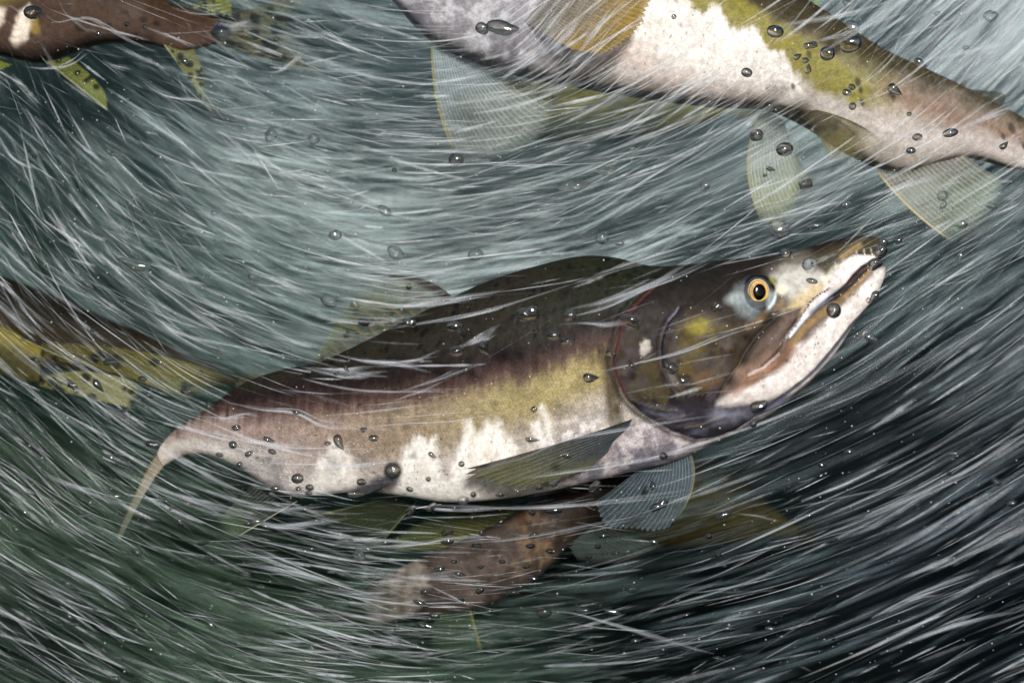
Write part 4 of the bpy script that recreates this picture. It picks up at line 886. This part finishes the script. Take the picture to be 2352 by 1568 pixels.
def tubes(name, label, pu, pv, yy, rr, al, tc, sides=5):
    n, seg = pu.shape
    k = kk(yy)
    C = np.stack([(pu - W / 2) * S * k, yy, (H / 2 - pv) * S * k], -1)
    T = np.gradient(C, axis=1); T /= np.linalg.norm(T, axis=2, keepdims=True) + 1e-12
    B = np.cross(T, np.array([0, 1.0, 0])); B /= np.linalg.norm(B, axis=2, keepdims=True) + 1e-12
    Q = np.cross(B, T)
    a = np.linspace(0, 2 * math.pi, sides, endpoint=False)
    V = C[:, :, None, :] + (rr * S * k)[:, :, None, None] * (np.cos(a)[None, None, :, None] * B[:, :, None, :] + np.sin(a)[None, None, :, None] * Q[:, :, None, :])
    f0 = grid_faces(seg, sides, True)
    F = (f0[None] + (np.arange(n) * seg * sides)[:, None, None]).reshape(-1, 4)
    col = np.concatenate([np.repeat(np.repeat(tc[:, None, None, :], seg, 1), sides, 2), np.repeat(np.clip(al, 0, 1)[:, :, None, None], sides, 2)], -1).reshape(-1, 4)
    o = mesh_obj(name, V.reshape(-1, 3), F, M_FOAM, None, col)
    tag(o, label, 'foam', kind='stuff')
    return o
GREYG = ((150, 170, 166), (205, 214, 216)); WHITE = ((206, 214, 220), (240, 244, 248))
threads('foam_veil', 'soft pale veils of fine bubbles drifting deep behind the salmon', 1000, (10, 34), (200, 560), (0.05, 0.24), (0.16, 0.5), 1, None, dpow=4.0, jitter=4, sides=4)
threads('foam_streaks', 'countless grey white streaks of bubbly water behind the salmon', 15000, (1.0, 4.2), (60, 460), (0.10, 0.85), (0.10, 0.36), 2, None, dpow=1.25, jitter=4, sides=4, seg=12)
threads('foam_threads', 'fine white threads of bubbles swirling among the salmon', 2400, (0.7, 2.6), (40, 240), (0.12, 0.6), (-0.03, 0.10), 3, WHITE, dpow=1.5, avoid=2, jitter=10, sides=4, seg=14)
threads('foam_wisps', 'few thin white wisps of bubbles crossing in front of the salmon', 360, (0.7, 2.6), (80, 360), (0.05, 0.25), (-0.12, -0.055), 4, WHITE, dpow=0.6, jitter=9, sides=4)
FRONT = [(1000, 80, 1), (1100, 40, .6), (1150, 150, 1.3), (1300, 110, 1.4), (1330, 40, 1), (1300, 200, 1.4), (1450, 220, 1.4), (1600, 240, 1.4), (1740, 255, 1.3), (1850, 300, .8), (1550, 120, .1), (1700, 120, 0), (1900, 100, .1), (2000, 200, .25), (1950, 300, .5), (2150, 300, .5), (2200, 380, .7), (2150, 120, .5), (2280, 60, 1), (2300, 250, .5), (1700, 400, .7), (2000, 450, .7), (1200, 350, .6),
         (100, 60, .1), (300, 60, .15), (500, 90, .4), (700, 100, .6), (450, 200, .5), (200, 220, .3), (100, 650, .7), (300, 720, .9), (500, 800, .7), (250, 850, .5), (400, 900, .6), (60, 860, .5), (700, 800, .6), (850, 680, .6), (560, 900, .5), (700, 900, .12), (1100, 850, .03), (1300, 900, 0), (1600, 750, .03), (1800, 700, 0), (1000, 1050, 0), (1900, 900, .15), (2200, 900, .2), (700, 1200, .4), (900, 1250, .3), (820, 1420, 1.3), (890, 1350, .9), (980, 1400, .6), (1150, 1250, .12), (1100, 1400, .15), (500, 1150, .4), (300, 1100, .5), (300, 1400, .3), (1500, 1300, .2), (2000, 1300, .15), (900, 450, .3), (1300, 500, .3), (1500, 620, .1)]
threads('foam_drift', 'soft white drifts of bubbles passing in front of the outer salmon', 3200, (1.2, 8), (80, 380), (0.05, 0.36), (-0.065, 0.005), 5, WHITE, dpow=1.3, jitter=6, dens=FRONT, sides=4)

TRAILS = """6 1052 683 1000 690 930 700 860 702|4 1350 640 1290 660 1200 690 1100 718 1000 738 900 755 830 770|6 1165 665 1110 680 1050 690 960 702 880 705|8 1300 712 1400 690 1500 650 1590 600|6 1310 728 1400 703 1480 664 1560 630 1640 590|6 1280 747 1340 742 1400 745 1470 742|9 1050 800 1110 770 1150 745|5 780 818 860 832 950 828 1010 805|6 790 820 830 828 900 835 990 855|6 700 843 780 850 860 842
7 690 842 760 858 800 864 890 852|5 530 925 600 940 680 948 740 975 830 985|5 470 985 560 1010 700 1030 830 1020|4 340 930 400 970 480 1000 560 1015 650 1020|5 460 955 520 960 560 950 600 958|3 900 905 980 880 1060 850 1120 830|3 860 935 960 900 1040 865|3 705 960 860 945 1000 930 1080 925|3 740 990 900 975 1060 965 1200 935|3.5 1380 853 1460 835 1560 810 1640 780 1700 760 1760 745|3 1530 842 1600 828 1690 812|3 1560 890 1640 868 1700 850|3 1430 905 1530 885 1620 880
4 1060 1090 1200 1050 1300 1010 1430 985 1560 965 1640 955|4 1120 1110 1260 1090 1400 1070 1560 1040 1650 1020|5 1000 1160 1200 1165 1400 1150 1600 1120|8 560 1195 640 1208 720 1203 800 1190|3 1030 1250 1200 1235 1380 1200 1500 1180|4 900 1158 1060 1172 1180 1164|5 700 1075 820 1068 900 1060|4 480 1130 560 1160 640 1172 760 1160|4 860 1260 960 1250 1040 1235 1150 1232
3 0 10 30 18 60 45 85 68|3.5 90 20 105 35 130 52 170 44 210 45 240 60 300 95 360 120|3 230 75 280 78 350 95|3.5 330 60 400 88 455 108|3 370 0 400 20 450 32 520 35|2.5 135 0 150 30 180 55 210 78|9 495 52 530 65 560 60 590 58|4 320 178 350 205 390 222 460 232 520 255 545 268|4.5 310 290 330 330 380 362 450 390 520 402 565 407|6 465 293 520 315 600 385|3.5 60 155 110 158 160 150 205 120|3.5 230 135 260 150 300 160|4.5 600 165 640 165 680 140 705 115|4 100 480 170 560 240 600|5 0 330 40 370 90 390|4 150 300 200 345 260 385|5 440 480 520 510 600 560
8 330 598 370 615 420 640 480 655|6 585 630 650 650 720 675|5 355 728 400 760 440 775|8 1780 60 1900 40 1990 20 2060 0|6 1860 100 1930 80 1990 55|6 1890 118 1950 85 2010 55 2100 20|5 2120 138 2200 125 2300 100 2352 90|9 2195 300 2260 270 2352 225|8 1960 462 2020 445 2100 420 2160 400|7 2290 470 2330 445 2370 425|4 2310 325 2352 310|7 1290 50 1250 110 1180 160 1130 200|7 1340 30 1290 90 1220 140|6 1400 20 1360 80 1330 120
4 1255 1402 1330 1412 1450 1445 1560 1480 1640 1500|3 1690 1180 1740 1185 1800 1200|6 100 1090 200 1130 300 1165|7 60 1260 200 1330 300 1390|6 350 1120 450 1150 560 1185|7 560 1290 650 1310 760 1335|6 2000 1420 2120 1360 2250 1310|7 1960 1200 2080 1150 2200 1090 2300 1040|7 2020 1500 2180 1440 2352 1400|6 1840 1150 1940 1110 2040 1060"""
def trails():
    g = np.random.default_rng(19); U, V, RR, AL = [], [], [], []
    m = 26; t = np.linspace(0, 1, m)
    for row in TRAILS.replace('\n', '|').split('|'):
        q = [float(x) for x in row.split()]; c = spline(np.array(q[1:]).reshape(-1, 2), m)
        nrm = np.stack([-np.gradient(c[:, 1]), np.gradient(c[:, 0])], 1); nrm /= np.linalg.norm(nrm, axis=1, keepdims=True)
        for k in range(6):
            a = g.uniform(0, 0.35) if k else 0; b = g.uniform(0.6, 1) if k else 1
            cc = np.stack([np.interp(np.linspace(a, b, m), t, c[:, i]) for i in (0, 1)], 1)
            off = g.normal(0, q[0] * 0.9) * (0.3 + t) if k else 0 * t
            wob = 3.0 * (vnoise(t * 5 + g.random() * 50, t * 0 + g.random() * 50, 600) - 0.5)
            cc = cc + nrm * (off + wob)[:, None]
            U.append(cc[:, 0]); V.append(cc[:, 1])
            pr = np.sin(np.pi * np.clip(t, 0.03, 0.97) ** g.uniform(0.6, 1.8)) ** 0.7
            lum = 0.6 + 0.8 * vnoise(t * 9 + g.random() * 90, t * 0 + k, 601)
            RR.append(q[0] * (1.15 if k == 0 else g.uniform(0.25, 0.7)) * (0.3 + 0.7 * pr) * lum)
            AL.append((0.55 if q[0] <= 3 else 1.0) * (0.13 if k == 0 else g.uniform(0.05, 0.19)) * pr * (0.5 + 0.9 * vnoise(t * 7 + g.random() * 90, t * 0 + k, 602)))
    U, V, RR, AL = map(np.array, (U, V, RR, AL)); n = len(U)
    yy = np.repeat(g.uniform(-0.085, -0.055, (n, 1)), m, 1)
    tubes('foam_trails', 'longer white trails of bubbles curling in front of the salmon', U, V, yy, RR, AL, np.tile(lin((220, 226, 234)), (n, 1)), 6)
trails()

# ------------------------------------------------------------------ air bubbles, each one a thing
# kind: o oval, t teardrop, b wrinkled blob, c long clear film-like, r round ; u, v, half length, half width, turn (degrees)
BUB = """
o 1804 582 15 12 10|o 1865 645 14 6.5 -12|b 2010 608 16 14 30|b 2030 558 11 10 0|r 2023 575 16 16 0|b 2065 552 10 7 20|b 2010 680 11 13 0|o 1915 713 17 19 20|t 1779 722 13 9.5 15|b 1648 707 13 9 10|b 1449 740 25 14 -28|b 1404 813 14 8 -30|t 1358 868 19 14 0
b 1540 844 18 15 0|t 1572 873 13 8 12|o 1483 911 7 4.5 -15|b 1742 934 22 14 35|c 2000 775 20 10 -30|c 1791 527 27 21 -20|c 1875 518 19 6 10|c 1423 558 12 6 0|c 1383 547 16 14 0|o 1451 840 7 7 0|r 1730 974 8 8 0
c 909 580 20 14 -30|c 1094 584 17 14 0|b 837 740 14 10 -40|b 941 742 18 9 -15|b 1046 751 19 12 0|o 1047 806 18 12 0|t 1112 801 19 15 -60|b 1216 722 29 17 10|t 1232 756 10 8 60|o 1308 725 16 17 0|o 1272 770 16 11 0|t 1307 782 20 11 14|r 939 658 7 7 0|c 816 700 14 9 -60|c 756 692 21 13 -20|t 796 847 9 6 -50|o 774 857 8 5 20
r 1226 940 8 7 0|t 1224 1010 18 7 -5|t 994 1046 12 7 -35|t 837 986 9 8 20|o 858 1006 12 8 0|o 752 1018 8 5 0|t 779 1017 21 13 -62|o 1302 1046 12 7 -15|r 827 931 5 5 0|t 484 935 15 8 -42|o 681 947 9 5 0|o 543 982 11 7 0|t 619 1010 15 7 -20|o 535 1021 10 9 -30|t 573 1041 12 8 30|o 625 1037 10 6 -20|o 504 1044 9 5 -10|o 550 1066 8 6 30
o 683 1099 14 12 0|o 711 1119 10 8 -10|o 709 1132 9 5 -5|o 685 1122 7 5 0|t 626 1137 11 9 -25|o 830 1107 11 9 0|t 818 1136 21 9 0|r 902 1081 21 21 0|o 632 1121 11 7 0|o 941 1123 9 6 -20|r 984 1100 6 6 0|b 944 1171 15 8 20|b 992 1164 13 7 20|t 590 1197 21 7 -5|o 569 1203 9 6 0|b 612 1210 10 5 -20|b 468 1246 13 5 15
c 314 1267 13 9 -30|b 415 1203 8 5 -40|c 435 1154 13 8 -10|c 794 1241 18 7 0|c 837 1259 20 6 0|c 824 1276 16 12 -30|b 342 911 13 10 -10|b 429 901 15 7 -15|t 257 832 20 9 5|b 289 941 10 5 15|b 352 1022 18 8 -15|o 327 870 10 7 -10|t 226 887 19 10 -50|b 167 886 13 7 -20|b 82 826 14 5 -15|c 308 607 36 13 -15|c 579 637 10 8 -40|c 200 652 18 8 -45|r 213 758 6 5 0
r 1060 1065 7.5 7 0|r 1087 1135 7 7 0|c 1065 1148 12 10 0|o 1148 1135 11 6 -5|o 1238 1119 8 7 0|t 1276 1108 15 10 35|b 1367 1118 16 10 30|r 1524 1047 10 9 0|t 1499 1112 12 9 100|b 1516 1161 25 9 25|o 1187 1164 11 5 0|b 1271 1171 24 9 -10|b 1222 1178 9 6 -35|o 1149 1197 10 5 0|t 1110 1227 11 6 -40|b 1028 1223 14 8 15|o 1028 1242 15 9 0
b 1226 1229 12 6 20|t 1390 1230 17 6 5|o 1218 1253 11 6 0|o 1264 1265 11 6 -10|o 1309 1249 8 5 0|r 1373 1254 8 7 0|b 1096 1254 12 8 0|o 1009 1306 13 7 0|t 1058 1318 17 6 -15|t 1106 1301 10 6 20|o 1153 1289 8 5 0|t 1212 1300 12 6 15|o 1043 1289 7 5 0|t 979 1358 14 7 10|b 1103 1356 10 7 0|b 1059 1375 9 5 -30|b 968 1386 18 6 -25|b 1179 1362 17 6 5|b 1224 1328 12 6 0
b 999 1414 13 7 -15|b 979 1436 22 6 -10|c 1248 1406 19 13 0|c 1340 1401 18 7 0|c 1664 1181 20 9 20|r 1628 1231 8 7 0|c 1502 1245 12 5 -20|o 1387 1270 10 4 10|o 1414 1269 11 4 10|o 1352 1278 8 5 0|b 1284 1322 12 5 -10|b 1556 1378 9 6 -10|c 1451 1353 15 8 0|c 1408 1404 23 5 -15|b 1674 1444 16 6 0|r 1649 1274 8 7 0
b 1152 65 39 17 -5|b 1109 66 15 13 -10|r 1048 367 18 15 0|r 1548 39 6 6 0|c 1319 428 33 12 10|c 1396 393 25 11 0|c 1619 426 15 12 70|c 1513 456 9 7 0|c 1452 342 8 5 0|c 885 485 17 11 -40|r 906 391 6 6 0
o 1780 73 20 15 -10|b 1863 105 18 8 8|o 1900 123 18 17 0|b 1958 101 25 19 25|c 1957 63 18 15 0|t 1833 130 11 9 30|o 1849 139 9 7 -10|t 1857 158 13 9 80|o 1715 167 13 11 -20|t 2115 147 17 11 -35|t 2056 209 20 14 -38|o 1945 213 11 8 -20|o 1957 200 9 7 -30|o 1958 244 9 9 0|r 2088 262 6 5 0|o 2107 315 12 9 0|o 2092 346 11 8 0|o 2183 305 19 10 12|t 2307 334 13 9 40
b 1739 310 15 14 20|o 1802 343 20 17 0|t 1771 389 12 6 -15|r 1757 403 5 4 0|b 1852 424 18 11 15|c 1944 470 12 7 25|c 2165 450 13 12 0|c 2167 470 10 7 70|c 2275 37 15 13 0|c 2277 473 15 7 -15|c 2153 32 8 5 0|c 1948 8 13 7 -20|c 2218 110 8 5 0|c 2310 418 15 6 0
o 75 29 21 16 0|o 333 62 6 6 0|r 226 78 7 6 0|o 182 43 6 5 0|o 292 57 6 6 0|o 507 75 22 17 0|r 425 142 8 7 0|c 622 310 16 13 70|c 720 320 14 13 0|c 490 490 7 6 0|c 260 353 8 6 0|c 363 363 10 5 10|r 80 359 6 5 0|c 360 147 13 6 -35
c 2210 515 13 10 0|c 2205 590 12 5 80|c 2287 1105 15 8 -30|b 1887 1068 10 6 0|b 1885 1092 10 5 10|c 2325 1155 12 7 25|b 1915 1240 12 5 10|c 565 1320 14 7 -15|c 738 1413 12 4 0|c 486 1435 14 7 -50|c 400 1445 10 7 -20|c 895 1447 16 7 0|c 1190 1470 16 5 10|b 790 1510 14 8 -20|c 437 1520 14 5 0|c 575 1500 12 6 0|c 345 1490 9 5 -40|c 235 547 13 8 -20|c 770 540 15 12 0|c 280 1470 10 5 0|c 155 1340 12 7 -20|c 160 1415 10 5 -40|c 95 1400 9 5 -20|c 255 1050 13 5 -25|c 70 1130 9 5 -40|c 335 1415 7 6 0|c 525 1340 9 4 0
c 985 490 5 5 0|c 1820 590 5 4 0|c 1995 690 6 6 0
c 158 1111 6 4 20|c 255 1140 22 9 0|c 392 1167 6 4 50|c 195 1183 14 6 0|c 118 1198 7 4 -50|c 25 1157 7 4 -20|c 60 1178 9 4 -40|c 37 1215 9 5 -20|c 190 1262 8 4 -10|c 283 1268 12 5 -20|c 143 1282 15 4 15|c 290 1348 13 4 -15|c 218 1400 6 4 60|c 138 1435 8 5 20|c 170 1433 14 5 0|c 95 1482 8 4 -10|c 240 1493 9 4 -40|c 423 1488 6 4 0|c 273 1510 10 5 -30|c 263 1558 14 7 -10|c 500 1562 10 5 0|c 237 1533 8 4 -20|c 483 1398 7 4 -20|c 555 1405 8 4 0|c 540 1357 11 4 0|c 452 1358 14 4 0|c 600 1347 13 5 -10|c 717 1487 10 5 -30|c 763 1312 11 4 5|c 700 1517 8 4 0|c 667 1493 6 3 0|c 767 1388 10 4 -50
c 1951 1036 12 6 5|c 2191 1040 16 4 10|c 2187 1054 9 4 0|c 2109 1159 6 3 30|c 1855 1183 12 5 10|c 1662 1299 9 3 0|c 1764 1315 6 4 0|c 1690 1355 8 5 0|c 1746 1404 13 6 15|c 1771 1443 14 5 -5|c 1795 1462 8 4 0|c 1652 1512 15 5 -10|c 1851 1535 16 4 -25|c 1594 1551 10 6 -20|c 2089 1474 9 4 10|r 1914 1465 5 5 0|c 1956 1500 7 3 0|r 2180 1087 5 5 0|r 2040 1290 4 4 0|c 1460 1470 12 5 -5|c 1330 1520 14 5 5|c 1100 1525 12 5 0"""
SHAPES = {}
def bubble_mesh(kind, var):
    key = (kind, var)
    if key in SHAPES: return SHAPES[key]
    n, m = 22, 36
    ph = np.linspace(0, math.pi, n); th = np.linspace(0, 2 * math.pi, m, endpoint=False)
    A, B = np.meshgrid(ph, th, indexing='ij')
    x, y, z = np.cos(A), np.sin(A) * np.cos(B), np.sin(A) * np.sin(B)
    g = np.random.default_rng(900 + var * 7 + ord(kind))
    if kind == 't':
        f = np.clip((1 - x) / 2, 0, 1) ** 0.62 * 1.12; y, z = y * f, z * f; z = z + 0.16 * x * x
    amp = {'o': 0.05, 'r': 0.015, 't': 0.05, 'b': 0.24, 'c': 0.16}[kind]
    d = np.zeros_like(x)
    for i in range(7):
        w = g.normal(0, 1, 3) * (1.6 if i < 4 else 3.2); d += np.sin(w[0] * x + w[1] * y + w[2] * z + g.random() * 6.28) / (2.4 if i < 4 else 5)
    sc = 1 + amp * d * 0.7
    if kind == 'b': z = z + 0.18 * np.sin(2.2 * x + g.random() * 6)
    v = np.stack([x * sc, y * sc, z * sc], -1).reshape(-1, 3)
    me_o = mesh_obj('air_bubble', v, grid_faces(n, m, True)[:, ::-1], M_BUBC if kind == 'c' else M_BUB)
    me = me_o.data; bpy.data.objects.remove(me_o)
    SHAPES[key] = me
    return me
LAND = [(1727, 675, "the golden eye"), (1848, 612, "the grey nostril"), (2025, 575, "the hooked snout tip"), (2015, 640, "the chin tip"), (1880, 780, "the white lower jaw"), (1640, 780, "the olive cheek"), (1470, 797, "the white gill-cover spot"), (1402, 850, "the pink gill edge"), (1530, 860, "the cheek's curved rear ridge"), (1730, 950, "the throat"),
        (1400, 640, "the hump of the middle salmon"), (1200, 740, "the dark back of the middle salmon"), (1000, 780, "the back behind the dorsal fin's front"), (850, 690, "the blurred dorsal fin"), (1250, 900, "the gold flank"), (1080, 1010, "the tall white belly flame"), (960, 1060, "the white belly"), (780, 1050, "the small white flame by the tail"), (850, 960, "the olive flank"),
        (600, 960, "the mauve rear flank"), (560, 1050, "the grey tail stem"), (390, 1030, "the bent tail stem"), (310, 1150, "the edge-on tail fin"), (660, 1140, "the anal fin base"), (550, 1220, "the anal fin tip"), (880, 1110, "the dark pelvic fin"), (1250, 1060, "the dark pectoral fin"), (1500, 1130, "the blue fanned pectoral fin"), (1450, 1030, "the lilac breast"),
        (1240, 1180, "the belly edge above the lower salmon"), (1230, 1280, "the lower salmon's brown back"), (1050, 1330, "the lower salmon's pink flank"), (930, 1350, "the lower salmon's pale rear"), (1040, 1230, "the lower salmon's olive fin"), (1400, 1250, "the lower salmon's grey fin"), (1050, 1450, "the lower salmon's trailing fin"),
        (1380, 50, "the yellow pectoral fin"), (1150, 60, "the lilac breast at the top"), (1130, 270, "the pale pectoral fan at the top"), (1680, 150, "the white belly at the top right"), (1780, 70, "the yellow-olive back edge"), (1900, 120, "the dark back at the top right"), (1950, 220, "the brown flank at the top right"), (2100, 250, "the pinkish tail stem at the top right"), (2300, 330, "the spotted tail root at the right edge"),
        (1950, 310, "the olive pelvic fin"), (1790, 420, "the pale blue pelvic fin"), (2200, 480, "the long pale anal fin"), (2250, 60, "the white foam in the top right corner"), (80, 60, "the cream bars at the top left"), (250, 60, "the brown salmon's flank"), (420, 180, "the brown salmon's anal fin"), (560, 80, "the brown salmon's tail"), (170, 200, "the brown salmon's pelvic fin"),
        (300, 860, "the spotted yellow tail"), (80, 790, "the yellow patch at the left edge"), (250, 700, "the dim brown salmon"), (300, 400, "the pale swirl at the upper left"), (650, 330, "the bright swirl right of the brown salmon"), (900, 520, "the pale foam left of the hump"), (1150, 540, "the pale foam above the back"), (1400, 440, "the grey streaks between both big salmon"), (1650, 440, "the grey streaks below the white belly"), (1830, 530, "the dark water above the snout"),
        (250, 560, "the slanting streaks at the left"), (2250, 560, "the streaks right of the anal fin"), (2050, 780, "the dark water right of the jaw"), (1900, 1080, "the dark water below the jaw"), (2300, 1120, "the dark streaks at the right edge"), (1650, 1200, "the olive salmon in the gloom"), (1600, 1400, "the black water at the bottom right"), (1380, 1400, "the black water right of the lower salmon"), (780, 1480, "the green water at the bottom centre"), (820, 1260, "the green water below the belly"), (450, 1450, "the green water at the bottom left"), (200, 1420, "the dark bottom left corner"), (450, 1280, "the green water below the tail"), (150, 1100, "the green streaks left of the tail"), (440, 940, "the fin rays above the tail stem")]
def bubbles():
    items = []
    for row in BUB.strip().replace('\n', '|').split('|'):
        q = row.split(); items.append((q[0], *[float(x) for x in q[1:]]))
    hookp = np.array([[i[1], i[2]] for i in items]); ins = sdpoly(HOOKOUT, hookp[:, 0], hookp[:, 1])
    insp = sdpoly(PALEOUT, hookp[:, 0], hookp[:, 1])
    rows = []
    for i, it in enumerate(items):
        kind, u, v, a, b, turn = it
        size = 'tiny' if a < 8 else 'small' if a < 12 else 'medium' if a < 17 else 'large'
        over = ins[i] < 12 or insp[i] < 10 or (850 < u < 1400 and 1150 < v < 1420) or (u < 520 and v < 130)
        word = {'o': 'oval', 'r': 'round', 't': 'pointed', 'b': 'wrinkled', 'c': 'thin-edged'}[kind]
        if a > 2.3 * b: word = 'long ' + word
        tone = 'dark ' if (over and kind in 'otb') else 'clear '
        dist = sorted((math.hypot(u - l[0], v - l[1]), l) for l in LAND)
        d0, l = dist[0]
        dx, dy = u - l[0], v - l[1]
        rel = 'on' if d0 < 22 else ('just above' if dy < -abs(dx) else 'just below' if dy > abs(dx) else 'just left of' if dx < 0 else 'just right of')
        lab = f"{size} {tone}{word} air bubble {rel} {l[2]}"
        rows.append([it, lab, over])
    seen = {}
    for r in rows: seen.setdefault(r[1], []).append(r)
    ords = ['first', 'second', 'third', 'fourth', 'fifth', 'sixth', 'seventh', 'eighth', 'ninth', 'tenth', 'eleventh', 'twelfth']
    for lab, rs in seen.items():
        if len(rs) > 1:
            rs.sort(key=lambda r: r[0][1])
            for j, r in enumerate(rs):
                r[1] = ('left-hand ' if j == 0 else 'right-hand ') + (lab if len(lab.split()) < 16 else lab.replace(' just', '').replace(' air', '')) if len(rs) == 2 else f"{ords[j]} {lab}" if False else f"{ords[j]} from left: " + lab.replace(' the ', ' ').replace(' air', '')
    g = random.Random(5); proto = None
    for it, lab, over in rows:
        kind, u, v, a, b, turn = it
        fs = 1.0
        y = g.uniform(-0.115, -0.07) if sdpoly(HOOKOUT, np.array([u]), np.array([v]))[0] < 25 else g.uniform(-0.06, 0.0)
        if (u, v) in ((902, 1081), (1308, 725), (507, 75)): y = -0.19
        me = bubble_mesh(kind, g.randrange(6 if kind in 'bct' else 3))
        if proto is None:
            o = bpy.data.objects.new('air_bubble', me); proto = o
        else:
            o = proto.copy(); o.data = me
        COL.objects.link(o)
        k = kk(y); o.location = P(u, v, y)
        o.scale = (a * S * k, min(a, b) * S * k * 0.95, b * S * k)
        o.rotation_euler = (0, -R(turn), 0)
        if len(lab.split()) > 16: lab = lab.replace(' air', '').replace(' just', '')
        tag(o, lab, 'bubble', 'air bubbles in the water')
bubbles()

# ------------------------------------------------------------------ drifting specks
def specks(n=1500):
    ico = [(0, 0, 1), (.894, 0, .447), (.276, .851, .447), (-.724, .526, .447), (-.724, -.526, .447), (.276, -.851, .447), (.724, .526, -.447), (-.276, .851, -.447), (-.894, 0, -.447), (-.276, -.851, -.447), (.724, -.526, -.447), (0, 0, -1)]
    icf = [(0, 1, 2), (0, 2, 3), (0, 3, 4), (0, 4, 5), (0, 5, 1), (1, 6, 2), (2, 7, 3), (3, 8, 4), (4, 9, 5), (5, 10, 1), (6, 7, 2), (7, 8, 3), (8, 9, 4), (9, 10, 5), (10, 6, 1), (11, 7, 6), (11, 8, 7), (11, 9, 8), (11, 10, 9), (11, 6, 10)]
    g = np.random.default_rng(77)
    u = g.uniform(-40, 2400, n); v = g.uniform(-40, 1600, n); y = g.uniform(-0.09, 0.02, n); r = 0.5 + 1.3 * g.random(n) ** 3
    y = np.where(sdpoly(HOOKOUT, u, v) < 4, g.uniform(-0.09, -0.05, n), y)
    k = kk(y); C = np.stack([(u - W / 2) * S * k, y, (H / 2 - v) * S * k], 1)
    V = (C[:, None, :] + np.array(ico)[None] * (r * S)[:, None, None]).reshape(-1, 3)
    F = (np.array(icf)[None] + (np.arange(n) * 12)[:, None, None]).reshape(-1, 3)
    o = mesh_obj('drifting_specks', V, F, simple_mat('speck', (214, 214, 208), 0.4), None)
    tag(o, 'fine pale specks of silt and air hanging in the water', 'specks', kind='stuff')
specks()
